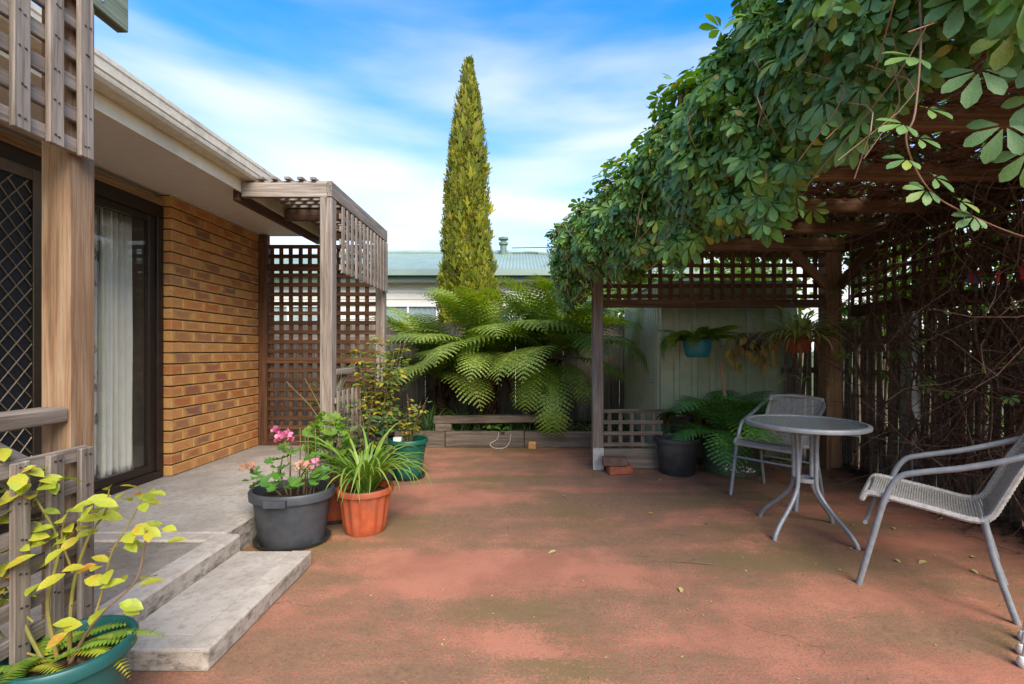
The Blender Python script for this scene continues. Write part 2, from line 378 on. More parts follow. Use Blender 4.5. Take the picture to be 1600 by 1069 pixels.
def glass(name, tint, refl_rough=0.0, ior=1.5):
    g = G(name); g.t.nodes.remove(g.b); t = g.n('ShaderNodeBsdfTransparent'); t.inputs[0].default_value = (*tint, 1)
    gl = g.n('ShaderNodeBsdfGlossy'); gl.inputs['Roughness'].default_value = refl_rough
    lw = g.n('ShaderNodeLayerWeight'); lw.inputs['Blend'].default_value = 0.5; fa = g.math('ADD', g.math('MULTIPLY', g.math('POWER', lw.outputs['Facing'], 5.0), 0.9), 0.035)
    m = g.n('ShaderNodeMixShader'); g.l(fa, m.inputs[0]); g.l(t.outputs[0], m.inputs[1]); g.l(gl.outputs[0], m.inputs[2]); g.l(m.outputs[0], g.out.inputs[0]); return g.m
M['glass'] = glass('door_glass', (.95,.95,.93), 0.0, 1.55)
g = G('dimpled_table_glass'); w = g.coord('Object'); nn = g.noise(w, 95, 2, 0.5); g.col((.78,.86,.82)).set(rough=0.05, trans=0.92, ior=1.45, spec=0.6); g.bump(nn, 0.8, 0.005); M['tglass'] = g.m
M['p_black'] = plain('black_plastic', (.028,.029,.031), 0.5, var=0.15, nscale=25, dirt=(.07,.065,.06))
M['p_grey'] = plain('charcoal_plastic', (.046,.05,.057), 0.5, var=0.12, nscale=25, dirt=(.085,.08,.075))
M['p_terra'] = plain('terracotta_plastic', (.40,.085,.032), 0.5, var=0.12, nscale=20, dirt=(.30,.09,.045))
M['p_green'] = plain('green_plastic', (.007,.095,.062), 0.4, var=0.12)
M['p_teal'] = plain('teal_green_plastic', (.012,.085,.078), 0.38, var=0.1)
M['p_hang'] = plain('teal_hanging_pot', (.02,.16,.20), 0.45, var=0.1)
M['p_olive'] = plain('olive_painted_pot', (.055,.08,.042), 0.6, var=0.15, dirt=(.035,.04,.025))
M['red'] = plain('red_plastic', (.75,.035,.025), 0.4); M['blue'] = plain('blue_plastic', (.10,.22,.55), 0.4)
M['peg_wood'] = plain('peg_wood', (.55,.40,.24), 0.7)
M['cord'] = plain('cord', (.20,.22,.21), 0.7); M['paper'] = plain('white_label', (.78,.77,.74), 0.6, var=0.02); M['ink'] = plain('black_ink', (.02,.02,.02), 0.6)
M['shed'] = plain('green_shed_steel', (.38,.415,.27), 0.45, 0.0, var=0.06, dirt=(.29,.325,.205), bump=0.0)
M['roof_green'] = plain('green_roof_steel', (.22,.29,.235), 0.45, 0.0, var=0.08, nscale=3, dirt=(.28,.34,.29), bump=0.0)
M['trim_green'] = plain('dark_green_trim', (.12,.175,.125), 0.45, var=0.05)
M['board'] = plain('cream_weatherboard', (.63,.59,.50), 0.6, var=0.04)
M['frame_w'] = plain('white_window_frame', (.72,.70,.62), 0.5, var=0.03)
M['window_dark'] = glass('window_glass', (.75,.8,.82), 0.0, 1.5)
# leaves
M['vine'] = leaf('vine_leaf', [(0,(0.081,0.173,0.032)),(.3,(0.122,0.241,0.045)),(.6,(0.164,0.301,0.059)),(.93,(0.229,0.369,0.054)),(.985,(0.391,0.406,0.039)),(1,(0.554,0.347,0.054))], 0.22, 0.44, spec=0.4)
M['vine_near'] = leaf('large_vine_leaf', [(0,(0.111,0.216,0.072)),(.5,(0.144,0.261,0.080)),(.9,(0.184,0.305,0.072)),(1,(0.314,0.343,0.041))], 0.2, 0.44, spec=0.4)
M['back_leaf'] = leaf('sunlit_hedge_leaf', [(0,(.05,.10,.015)),(.5,(.10,.19,.02)),(1,(.19,.27,.03))], 0.45, 0.5)
M['dead'] = leaf('dead_leaf', [(0,(.05,.025,.014)),(.5,(.095,.05,.025)),(1,(.15,.085,.04))], 0.1, 0.8)
M['fern'] = leaf('tree_fern_frond', [(0,(0.119,0.187,0.025)),(.45,(0.183,0.269,0.037)),(.8,(0.259,0.326,0.051)),(1,(0.366,0.343,0.063))], 0.28, 0.5)
M['fern_lime'] = leaf('lime_fern_frond', [(0,(0.137,0.251,0.027)),(.5,(0.198,0.330,0.038)),(1,(0.305,0.356,0.053))], 0.3, 0.5)
M['fern_dark'] = leaf('shade_fern_frond', [(0,(0.061,0.178,0.033)),(.5,(0.096,0.251,0.044)),(1,(0.144,0.314,0.059))], 0.25, 0.5)
M['fern_rust'] = leaf('rusty_fern_frond', [(0,(.16,.06,.03)),(.45,(.24,.10,.05)),(.7,(.22,.20,.03)),(1,(.14,.20,.03))], 0.25, 0.6)
M['conifer'] = leaf('golden_conifer', [(0,(0.094,0.125,0.009)),(.4,(0.175,0.200,0.011)),(.75,(0.275,0.269,0.013)),(.93,(0.350,0.312,0.017)),(1,(0.200,0.112,0.034))], 0.15, 0.6, nscale=4)
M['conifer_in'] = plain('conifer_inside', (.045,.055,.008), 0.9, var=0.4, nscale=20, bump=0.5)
M['rose_y'] = leaf('yellowing_rose_leaf', [(0,(.26,.33,.035)),(.35,(.40,.42,.04)),(.7,(.52,.47,.045)),(.88,(.56,.38,.03)),(1,(.48,.17,.04))], 0.3, 0.45, spot=((.36,.42,.045),(.40,.20,.04)))
M['rose_m'] = leaf('mixed_rose_leaf', [(0,(0.060,0.120,0.027)),(.35,(0.108,0.192,0.032)),(.6,(0.264,0.300,0.032)),(.85,(0.528,0.396,0.027)),(1,(0.600,0.264,0.032))], 0.3, 0.5)
M['rose_g'] = leaf('green_rose_leaf', [(0,(.035,.075,.03)),(.5,(.065,.13,.045)),(.8,(.13,.19,.04)),(.93,(.45,.36,.03)),(1,(.5,.3,.03))], 0.25, 0.45)
M['geran'] = leaf('geranium_leaf', [(0,(.075,.20,.03)),(.5,(.11,.27,.04)),(1,(.19,.33,.05))], 0.3, 0.5)
M['lime'] = leaf('bright_green_leaf', [(0,(.12,.24,.025)),(.5,(.18,.32,.035)),(1,(.26,.38,.05))], 0.35, 0.5)
M['strap'] = leaf('strap_leaf', [(0,(0.099,0.198,0.024)),(.5,(0.168,0.288,0.036)),(.9,(0.252,0.360,0.057)),(1,(0.352,0.360,0.073))], 0.3, 0.4)
M['spider'] = leaf('spider_plant_leaf', [(0,(0.270,0.338,0.098)),(.6,(0.473,0.541,0.182)),(1,(0.676,0.710,0.308))], 0.3, 0.5)
M['strap_dry'] = leaf('dry_strap_leaf', [(0,(.28,.07,.03)),(.5,(.36,.14,.05)),(.8,(.36,.26,.06)),(1,(.22,.24,.04))], 0.3, 0.6)
M['succ'] = leaf('yellow_succulent', [(0,(.28,.17,.04)),(.6,(.40,.27,.06)),(1,(.34,.30,.08))], 0.2, 0.5)
M['petal'] = leaf('pink_petal', [(0,(.66,.16,.30)),(.6,(.74,.26,.40)),(1,(.78,.36,.46))], 0.3, 0.5)
M['petal_dry'] = leaf('withered_petal', [(0,(.42,.22,.14)),(1,(.55,.33,.22))], 0.2, 0.8)
M['litter'] = leaf('fallen_leaf_skin', [(0,(.26,.17,.05)),(.5,(.42,.34,.10)),(.8,(.5,.45,.2)),(1,(.20,.09,.04))], 0.1, 0.7)
M['weed'] = leaf('weed_blade', [(0,(.04,.10,.025)),(.6,(.08,.15,.035)),(1,(.15,.18,.05))], 0.25, 0.5)
M['cane_y'] = plain('green_cane', (.20,.19,.035), 0.55, var=0.3, nscale=10, dirt=(.26,.12,.04))
M['cane_b'] = plain('brown_cane', (.16,.10,.055), 0.7, var=0.3)
M['fibre'] = plain('fern_trunk_fibre', (.042,.024,.015), 1.0, var=0.7, nscale=45, bump=1.0, spec=0.05)
# ================================================================ the setting
def sheet(name, x0, x1, y0, y1, z, mat, kind='structure', cut=1.0):
    nx = max(1, int((x1-x0)/cut)); ny = max(1, int((y1-y0)/cut)); V = []; F = []
    for j in range(ny+1):
        for i in range(nx+1): V.append((x0+(x1-x0)*i/nx, y0+(y1-y0)*j/ny, z))
    for j in range(ny):
        for i in range(nx):
            a = j*(nx+1)+i; F.append((a, a+1, a+nx+2, a+nx+1))
    o = link(name, npmesh(name, V, F), mat); return tag(o, kind=kind)
sheet('ground', -400, 400, -200, 600, -0.03, M['grassy'], cut=100)
m = MB(); m.box((-1.60,-2.5,-.028), (3.35,5.42,0)); tag(m.build('patio', M['patio']), kind='structure')
# garden bed behind the sleepers: a lumpy sheet of soil
nx, ny = 60, 20; V = []; F = []
for j in range(ny+1):
    for i in range(nx+1):
        x = -2.6+4.1*i/nx; y = 5.47+1.2*j/ny
        V.append((x, y, 0.13+0.03*math.sin(5*x+2*y)*math.sin(7*y)+random.uniform(-.012,.012)))
for j in range(ny):
    for i in range(nx): a = j*(nx+1)+i; F.append((a,a+1,a+nx+2,a+nx+1))
tag(link('garden_bed', npmesh('garden_bed', V, F, True), M['soil']), kind='structure')

# porch slab: rendered kerb round a stained panel, plainer slab beyond
slab = bpy.data.objects.new('porch_slab', None); COL.objects.link(slab); slab.location = (-2.1, 2, 0); tag(slab, kind='structure')
def cb(name, a, b, mat, parent, bev=0.008):
    a, b = Vector(a), Vector(b); c = (a+b)/2; s = b-a
    o = link(name, cbox(s.x, s.y, s.z, bev).copy(), None, parent, c - wpos(parent)); o.data.materials.clear(); o.data.materials.append(mat); return o
cb('kerb', (-1.595,-1.5,-.02), (-1.47,2.475,.157), M['conc_rim'], slab, .012)
cb('panel', (-2.74,-1.5,-.02), (-1.599,2.375,.150), M['conc_dark'], slab)
cb('cross_kerb', (-2.74,2.379,-.02), (-1.599,2.475,.157), M['conc_rim'], slab)
cb('far_panel', (-2.84,2.479,-.02), (-1.56,4.86,.157), M['conc'], slab, .012)
step = thing('concrete_step', 'low weathered concrete step with pale rim beside the porch slab', 'step', (-1.28,2.05,0))
m = MB(); L = [(-1.468,1.632),(-1.085,1.632),(-1.085,2.445),(-1.19,2.445),(-1.19,1.722),(-1.468,1.722)]
m.v = [(x,y,0) for x,y in L]+[(x,y,.079) for x,y in L]; m.f = [(0,5,4,1),(1,4,3,2),(6,7,10,11),(7,8,9,10)]+[(i,(i+1)%6,6+(i+1)%6,6+i) for i in range(6)]
o = m.build('rim', M['conc_rim'], step); bv = o.modifiers.new('worn_edge', 'BEVEL'); bv.width = .008; bv.segments = 2
cb('tread', (-1.468,1.7215,.0), (-1.1895,2.445,.075), M['conc'], step, .006)

# ================================================================ the house on the left
house = thing('house', 'sandy brick house with cream gutter and brown sliding door', 'house', (-2.66,3.5,0))
bw = bpy.data.objects.new('brick_wall', None); COL.objects.link(bw); bw.parent = house
def brick(x0, x1, y0, y1, z):
    """long side runs along Y for the wall, grain X of the brick turned to it"""
    L = y1-y0; o = link('brick', BR(L, x1-x0), None, bw); o.rotation_euler = (random.uniform(-.004,.004), random.uniform(-.004,.004), R(90))
    o.location = Vector(((x0+x1)/2+random.uniform(-.002,.002), (y0+y1)/2, z)) - wpos(house)
_br = {}
def BR(L, D):
    k = (round(L,3), round(D,3))
    if k not in _br:
        _br[k] = []
        for q in range(3):
            me = cbox(L, D, .076, .004).copy(); me.materials.clear(); me.materials.append(M['brick'])
            for v_ in me.vertices: v_.co += Vector((random.uniform(-.002,.002), random.uniform(-.002,.002), random.uniform(-.0018,.0018)))
            _br[k].append(me)
    return random.choice(_br[k])
Y0, Y1, XW, Z0 = 3.58, 4.80, -2.66, .162
for k in range(25):
    z = Z0 + .086*k + .038
    y = Y0
    seq = [.23]*5 if k % 2 == 0 else [.11]+[.23]*4+[.11]
    for L in seq:
        e = min(y+L, Y1)
        brick(XW-.11, XW, y, e, z); y = e+.010
        if y > Y1-.03: break
mo = MB(); mo.box((XW-.10, Y0+.013, .15), (XW-.013, Y1+.0, Z0+2.15)); mo.build('mortar', M['mortar'], house)
# rest of the house body (behind the door wall, never flush with it)
m = MB(); m.box((-6.5,Y0+.12,.0), (XW-.115,Y1+.06,2.30)); m.box((-6.5,-1.5,-.02), (-6.3,Y0+.11,2.30)); m.build('inner_wall', M['room'], house)
m = MB(); m.box((-6.29,-1.5,.10), (-2.86,Y0+.11,.155)); m.build('room_floor', M['room'], house)
m = MB(); m.box((-6.29,-1.48,2.24), (-2.86,Y0+.11,2.29)); m.build('room_ceiling', M['soffit'], house)
# sliding door: head, sill, jamb, glass, security screen
XD = -2.745
dr = bpy.data.objects.new('sliding_door', None); COL.objects.link(dr); dr.parent = house
def dbox(name, a, b, mat, bev=.003): return cb(name, a, b, mat, dr, bev)
dbox('head', (XD-.06,-1.45,2.125), (XD+.03,3.573,2.215), M['alu'])
dbox('sill', (XD-.06,-1.45,.158), (XD+.03,3.573,.215), M['alu'])
dbox('jamb', (XD-.06,3.515,.2155), (XD+.03,3.573,2.1245), M['alu'])
dbox('stile', (XD-.03,3.455,.2155), (XD+.012,3.5145,2.1245), M['alu'])
dbox('bottom_rail', (XD-.03,2.70,.2155), (XD+.011,3.4545,.275), M['alu'])
dbox('top_rail', (XD-.03,2.70,2.075), (XD+.011,3.4545,2.1245), M['alu'])
dbox('stile', (XD-.03,2.62,.2155), (XD+.010,2.6995,2.1245), M['alu'])
m = MB(); m.box((XD-.012,2.70,.276), (XD-.006,3.454,2.074)); m.build('pane', M['glass'], dr)
m = MB(); m.box((XD-.042,-1.4,.25), (XD-.038,2.615,2.1)); m.build('pane', M['glass'], dr)
# security screen door with diamond grille in front
dbox('screen_stile', (XD+.034,2.585,.2165), (XD+.062,2.655,2.1235), M['alu_bronze'])
dbox('screen_rail', (XD+.034,1.4,2.06), (XD+.061,2.5845,2.1235), M['alu_bronze'])
dbox('screen_rail', (XD+.034,1.4,.2165), (XD+.061,2.5845,.29), M['alu_bronze'])
m = MB(); m.box((XD+.040,1.4,.2905), (XD+.042,2.5845,2.0595)); m.build('fly_screen', M['screen'], dr)
gm = MB(); p = .082; ya, yb, za, zb = 1.4, 2.584, .291, 2.059
for sgn in (1,-1):
    c = -60
    for c in range(-60, 80):
        # lines z = za + sgn*1.25*(y-ya) + c*p
        pts = []
        off = za + c*p*1.25
        for yy in np.linspace(ya, yb, 60):
            zz = off + sgn*1.25*(yy-ya)
            if za <= zz <= zb: pts.append((XD+.052+(.002 if sgn>0 else -.002), yy, zz))
        if len(pts) > 1: gm.tube([pts[0], pts[-1]], .0032, 5)
gm.build('grille', M['mesh'], dr)
plank('door_trim', (XD+.01,-1.45,2.245), (XD+.01,3.575,2.245), .05, .05, M['wood_post'], house)
# soffit, fascia, gutter, roof
m = MB(); m.box((-2.85,-1.5,2.315), (-2.062,4.90,2.325)); m.build('soffit', M['soffit'], house)
m = MB(); m.box((-2.672,3.572,2.304), (-2.646,4.86,2.3145)); m.box((-2.80,-1.48,2.285), (-2.776,3.57,2.3145)); m.build('cornice_strip', M['soffit'], house)
m = MB(); m.box((-2.061,-1.5,2.285), (-2.043,4.90,2.47)); m.build('fascia', M['cream'], house)
prof = [(-2.042,2.375),(-1.955,2.375),(-1.938,2.392),(-1.936,2.415),(-1.929,2.420),(-1.927,2.462),(-1.922,2.470),(-1.922,2.492),(-1.932,2.494),(-1.936,2.400),(-1.956,2.380),(-2.042,2.380)]
m = MB(); n = len(prof)
for y in (-1.5, 4.92):
    for x, z in prof: m.v.append((x,y,z))
for i in range(n): m.f.append((i,(i+1)%n,n+(i+1)%n,n+i))
m.f.append(tuple(range(n))[::-1]); m.f.append(tuple(range(n,2*n)))
m.build('gutter', M['gutter'], house)
m = MB(); m.add([(-2.0,-1.6,2.475),(-2.0,4.95,2.475),(-5.6,4.95,3.85),(-5.6,-1.6,3.85),(-2.0,-1.6,2.50),(-2.0,4.95,2.50),(-5.6,4.95,3.875),(-5.6,-1.6,3.875)],
  [(0,1,2,3),(7,6,5,4),(0,4,5,1),(1,5,6,2),(2,6,7,3),(3,7,4,0)]); m.build('roof', M['roof_tile'], house)
m = MB(); m.add([(-2.07,4.93,2.33),(-6.5,4.93,2.33),(-5.6,4.93,3.83),(-2.07,4.90,2.33),(-6.5,4.90,2.33),(-5.6,4.90,3.83)], [(0,1,2),(5,4,3),(0,3,4,1),(1,4,5,2),(2,5,3,0)]); m.build('gable', M['cream'], house)
# curtains just inside the glass
def curtain(name, label, y0, y1, x, mat, amp, waves):
    n = 90; V = []; F = []
    for i in range(n+1):
        t = i/n; y = y0+(y1-y0)*t
        for k, z in enumerate((.24,.30,1.2,2.1)):
            a = amp*(1.0 if k < 3 else .6)
            V.append((x + a*math.sin(t*waves*6.283+.4*math.sin(t*9))+.008*math.sin(t*waves*15), y+.01*math.sin(t*21+k), z))
    for i in range(n):
        for k in range(3): a = i*4+k; F.append((a,a+4,a+5,a+1))
    o = link(name, npmesh(name, V, F, True), mat); so = o.modifiers.new('cloth', 'SOLIDIFY'); so.thickness = .004
    return tag(o, label, 'curtain')
curtain('curtain', 'plain cream curtain hanging in folds inside the glass door', 3.20, 3.47, -2.87, M['curtain'], .026, 5)
curtain('curtain', 'floral curtain with blue green flowers inside the glass door', 2.95, 3.24, -2.90, M['floral'], .018, 4)

# ================================================================ lattice helper
def lattice(parent, org, u, v, nrm, lu, lv, pitch, sw, st, mat, u0=0.0, v0=0.0, name='slat', front='v'):
    """slats along v laid on slats along u; nrm points to the side the front slats are on"""
    org, u, v, nrm = Vector(org), Vector(u), Vector(v), Vector(nrm)
    off_u = -st*0.51 if front == 'v' else st*0.51
    k = 0
    while v0+k*pitch <= lv+1e-6:
        a = org + v*(v0+k*pitch) + nrm*off_u; plank(name, a, a+u*lu, sw, st, mat, parent, nrm, .002, .006); k += 1
    k = 0
    while u0+k*pitch <= lu+1e-6:
        a = org + u*(u0+k*pitch) - nrm*off_u; plank(name, a, a+v*lv, sw, st, mat, parent, nrm, .002, .006); k += 1

# ---------------------------------------------------------------- far porch pergola
pg = thing('porch_pergola', 'grey timber porch pergola with brown lattice end screen at the brick wall', 'pergola', (-1.42,3.475,0))
plank('post', (-1.42,3.475,.0), (-1.42,3.475,2.245), .09, .09, M['wood_grey'], pg, (0,1,0), .006)
plank('post', (-1.42,4.80,.0), (-1.42,4.80,2.245), .09, .09, M['wood_grey'], pg, (0,1,0), .006)
plank('post', (-2.612,4.79,.158), (-2.612,4.79,2.30), .085, .07, M['wood_brown'], pg, (0,1,0), .005)
plank('joist', (-2.04,3.455,2.30), (-1.413,3.455,2.30), .105, .04, M['wood_grey'], pg, (0,1,0))
plank('joist', (-2.04,4.08,2.30), (-1.413,4.08,2.30), .10, .04, M['wood_dark'], pg, (0,1,0))
plank('joist', (-2.04,4.80,2.30), (-1.413,4.80,2.30), .10, .04, M['wood_dark'], pg, (0,1,0))
plank('ledger', (-2.085,3.44,2.265), (-2.085,4.86,2.265), .085, .042, M['wood_brown'], pg, (1,0,0))
plank('edge_beam', (-1.392,3.425,2.305), (-1.392,4.87,2.305), .115, .036, M['wood_grey'], pg, (1,0,0))
lattice(pg, (-2.02,3.43,2.375), (0,1,0), (1,0,0), (0,0,-1), 1.42, .60, .097, .04, .02, M['wood_grey'], .05, .02)
lattice(pg, (-1.352,3.54,1.71), (0,1,0), (0,0,1), (1,0,0), 1.22, .50, .097, .042, .013, M['wood_grey'], .03, .04)
# end screen between the brick wall and the far post
lattice(pg, (-2.565,4.79,.20), (1,0,0), (0,0,1), (0,-1,0), 1.095, 1.98, .097, .040, .014, M['wood_brown'], .03, .04, front='u')
for z in (.185, 1.02, 1.96): plank('rail', (-2.568,4.765 if z<1.9 else 4.76,z), (-1.467,4.765 if z<1.9 else 4.76,z), .06, .03, M['wood_brown'], pg, (0,1,0))
plank('hand_rail', (-1.42,3.525,.955), (-1.42,4.05,.955), .09, .042, M['wood_grey'], pg, (0,0,1))
plank('brace', (-1.42,3.80,.93), (-1.42,3.53,.72), .06, .035, M['wood_grey'], pg, (1,0,0))
lattice(pg, (-1.352,3.45,.12), (0,1,0), (0,0,1), (1,0,0), 1.30, .70, .097, .042, .013, M['wood_grey'], .03, .05)

# ---------------------------------------------------------------- near porch pergola
pn = thing('porch_pergola', 'honey brown post with nailed grey lattice panels and green beam end', 'pergola', (-1.42,1.47,0))
plank('post', (-1.42,1.475,.0), (-1.42,1.475,2.235), .09, .09, M['wood_post'], pn, (0,1,0), .006)
plank('post', (-1.42,-.60,.0), (-1.42,-.60,2.235), .09, .09, M['wood_post'], pn, (0,1,0), .006)
plank('edge_beam', (-1.388,-.70,2.29), (-1.388,1.64,2.29), .12, .042, M['wood_green'], pn, (1,0,0), .004)
for y in (-.6,.1,.8,1.475): plank('joist', (-2.04,y,2.295), (-1.412,y,2.295), .10, .04, M['wood_grey'], pn, (0,1,0))
plank('ledger', (-2.02,-.70,2.20), (-2.02,1.60,2.20), .085, .042, M['wood_brown'], pn, (1,0,0))
lattice(pn, (-2.02,-.6,2.372), (0,1,0), (1,0,0), (0,0,-1), 2.1, .60, .097, .04, .02, M['wood_grey'], .05, .02)
# hanging panel and lower panel, outside the post
def vpanel(z0, z1, zrow0):
    for k in range(-6, 3):
        y = 1.262+.0945*k
        o = plank('slat', (-1.346,y,z0), (-1.346,y,z1), .045, .016, M['wood_grey'], pn, (1,0,0), .003, .008)
        if -1 <= k:
            z = zrow0
            while z < z1:
                for q in (-1, 1):      # staple heads
                    nail(pn, (-1.3375, y+q*.006+random.uniform(-.004,.004), z+random.uniform(-.006,.006)))
                z += .0945
    z = zrow0
    while z < z1:
        plank('slat', (-1.363,.68,z), (-1.363,1.472,z), .045, .016, M['wood_grey'], pn, (1,0,0), .003, .005); z += .0945
_nail = cbox(.004, .006, .003, 0).copy(); _nail.materials.clear(); _nail.materials.append(M['ink'])
def nail(parent, p):
    o = link('nail', _nail, None, parent, Vector(p)-wpos(parent), (0, R(90), random.uniform(-.5,.5)))
vpanel(1.715, 2.222, 1.745); vpanel(.10, .82, .14+.0)
plank('hand_rail', (-1.42,.5,.925), (-1.42,1.428,.925), .09, .045, M['wood_grey'], pn, (0,0,1), .004)
plank('brace', (-1.42,1.16,.90), (-1.42,1.42,.70), .085, .04, M['wood_grey'], pn, (1,0,0), .004)
for (y, z) in ((1.49,2.32),(1.53,2.27),(1.56,2.325),(1.47,2.27)):
    m = MB(); m.lathe([(0,0.0),(.009,.0),(.009,.002),(.004,.003),(.003,.001),(0,.001)], 12); 
    o = link('bolt', m.mesh('bolt', True), M['galv'], pn, Vector((-1.367,y,z))-wpos(pn), (0, R(90), 0))

# ================================================================ fence, sleepers, bed
fence = thing('paling_fence', 'old grey timber paling fence behind the tree ferns', 'fence', (-.5,6.75,0))
x = -6.0
while x < 3.6:
    w = random.uniform(.092,.104); h = 1.53+random.uniform(-.02,.02)
    plank('paling', (x,6.72+random.uniform(-.004,.004),-.02), (x,6.72,h), w, .016, M['wood_fence'], fence, (0,1,0), .003, .004); x += w+.0005
for z in (.25,1.02,1.36): plank('rail', (-6,6.76,z), (3.6,6.76,z), .07, .045, M['wood_fence'], fence, (0,1,0))
plank('rail', (-6,6.692,1.30), (3.6,6.692,1.30), .09, .03, M['wood_fence'], fence, (0,1,0))
for k, (xa, xb, lab) in enumerate(((-1.45,-.868,'short weathered sleeper edging beside the green pot'), (-.862,.05,'long weathered timber sleeper edging the fern bed'), (.056,1.40,'dark damp sleeper behind the pergola post'))):
    o = plank('sleeper', (xa,5.46,.09), (xb,5.46,.09+(.004 if k==1 else 0)), .185, .08, M['wood_sleeper'], None, (0,1,0), .008); tag(o, lab, 'sleeper')
o = plank('timber_block', (-.98,5.47,.228), (-.79,5.47,.228), .085, .09, M['wood_sleeper'], None, (0,1,0), .006); tag(o, 'short timber offcut propping the end of a plank on the sleeper', 'block')
o = plank('timber_plank', (-1.0,5.47,.315), (.55,5.47,.335), .085, .10, M['wood_sleeper'], None, (0,1,0), .006); tag(o, 'raised grey plank laid above the sleepers under the ferns', 'plank')
o = plank('timber_block', (.42,5.47,.243), (.55,5.47,.243), .10, .09, M['wood_sleeper'], None, (0,1,0), .006); tag(o, 'timber offcut hidden by drooping fronds under the plank', 'block')
o = plank('broken_brick', (.10,5.37,.038), (.19,5.36,.038), .076, .076, M['brick'], None, (0,0,1), .008); tag(o, 'sandy half brick on the patio below the drooping frond', 'brick')

# ================================================================ vine pergola on the right
EX = lambda Y: 0.45+.19*(4.5-Y)            # outer edge of the canopy
vp = thing('vine_pergola', 'dark timber pergola roofed with vines over the table', 'pergola', (2.0,4.45,0))
plank('post', (.735,4.43,.10), (.735,4.43,2.06), .10, .09, M['wood_grey'], vp, (0,1,0), .007)
m = MB(); m.box((.684,4.372,.005), (.786,4.378,.21)); m.box((.70,4.385,.0), (.77,4.475,.095)); m.build('post_bracket', M['galv'], vp)
for q in ((.71,.17),(.76,.17),(.735,.13)):
    m = MB(); m.lathe([(0,0),(.011,0),(.011,.006),(0,.006)], 6); link('bolt', m.mesh('bolt'), M['galv'], vp, Vector((q[0],4.371,q[1]))-wpos(vp), (R(90),0,0))
plank('post', (2.96,4.47,.0), (2.96,4.47,2.06), .15, .13, M['wood_warm'], vp, (0,1,0), .007)
plank('post', (1.42,.72,.0), (1.42,.72,2.06), .10, .10, M['wood_dark'], vp, (0,1,0), .007)
plank('post', (3.05,.72,.0), (3.05,.72,2.06), .12, .12, M['wood_dark'], vp, (0,1,0), .007)
plank('back_beam', (.50,4.43,2.12), (3.1,4.43,2.12), .12, .09, M['wood_warm'], vp, (0,1,0), .005)
plank('side_beam', (.66,4.6,2.12), (1.36,.6,2.115), .11, .07, M['wood_dark'], vp, (1,.17,0), .005)
plank('side_beam', (3.08,4.6,2.12), (3.08,.6,2.12), .12, .07, M['wood_dark'], vp, (1,0,0), .005)
for y in (4.05,3.42,2.78,2.14,1.5):
    plank('rafter', (EX(y)+.12,y,2.178), (3.2,y,2.178), .095, .045, M['wood_warm'], vp, (0,1,0), .004)
plank('lattice_rail', (.786,4.43,1.565), (2.884,4.43,1.565), .075, .05, M['wood_dark'], vp, (0,1,0), .004)
lattice(vp, (.79,4.43,1.605), (1,0,0), (0,0,1), (0,-1,0), 2.09, .45, .0975, .038, .013, M['wood_brown'], .05, .03)
plank('brace', (2.55,4.39,2.05), (2.885,4.39,1.72), .08, .04, M['wood_warm'], vp, (0,1,0), .004)
plank('brace', (3.0,4.39,1.72), (3.06,4.05,2.05), .08, .04, M['wood_dark'], vp, (1,0,0), .004)
plank('brace', (.64,4.39,1.75), (.60,4.39,2.03), .07, .035, M['wood_dark'], vp, (0,1,0), .004)
lattice(vp, (3.12,4.42,1.50), (0,-1,0), (0,0,1), (-1,0,0), 3.4, .55, .0975, .038, .013, M['wood_brown'], .04, .03)
plank('lattice_rail', (3.10,4.40,1.47), (3.10,.9,1.47), .075, .045, M['wood_dark'], vp, (1,0,0), .004)
lattice(vp, (.79,4.43,.205), (1,0,0), (0,0,1), (0,-1,0), .56, .36, .105, .036, .014, M['wood_sleeper'], .06, .03, front='u')
plank('kick_board', (.79,4.44,.10), (1.40,4.44,.10), .19, .045, M['wood_sleeper'], vp, (0,1,0), .005)
# ---- stick fence along the right side
sf = thing('stick_fence', 'dark brush fence of rough upright sticks along the patio', 'fence', (3.2,3.2,0))
def stick_mesh():
    m = MB(); r = random.uniform(.011,.018); pts = []; a = random.uniform(0,6)
    for k in range(5): pts.append((.012*math.sin(a+k*1.1), .012*math.cos(a*1.7+k*.9), 1.42*k/4))
    m.tube(pts, [r*random.uniform(.85,1.1) for _ in range(5)], 6); return m.mesh('stick', True)
SM = [stick_mesh() for _ in range(8)]
for me in SM: me.materials.append(M['stick'])
y = 1.55
while y < 4.75:
    link('stick', random.choice(SM), None, sf, Vector((3.2+random.uniform(-.016,.016), y, -.01))-wpos(sf), (random.uniform(-.03,.03), random.uniform(-.02,.02), random.uniform(0,6.28)), (1,1,random.uniform(.94,1.06)))
    y += random.uniform(.017,.029)
x = 2.72
while x < 3.75:
    link('stick', random.choice(SM), None, sf, Vector((x, 4.78+random.uniform(-.012,.012), -.01))-wpos(sf), (random.uniform(-.02,.02), random.uniform(-.03,.03), random.uniform(0,6.28)), (1,1,random.uniform(.96,1.05)))
    x += random.uniform(.03,.05)
for z in (.42,.92,1.22): plank('rail', (3.245,1.5,z), (3.245,4.74,z), .06, .04, M['stick'], sf, (1,0,0))
plank('rail', (2.7,4.815,.92), (3.8,4.815,.92), .06, .04, M['stick'], sf, (0,1,0))
plank('post', (3.135,3.76,-.02), (3.135,3.76,1.45), .12, .07, M['galv'], sf, (1,0,0), .004)

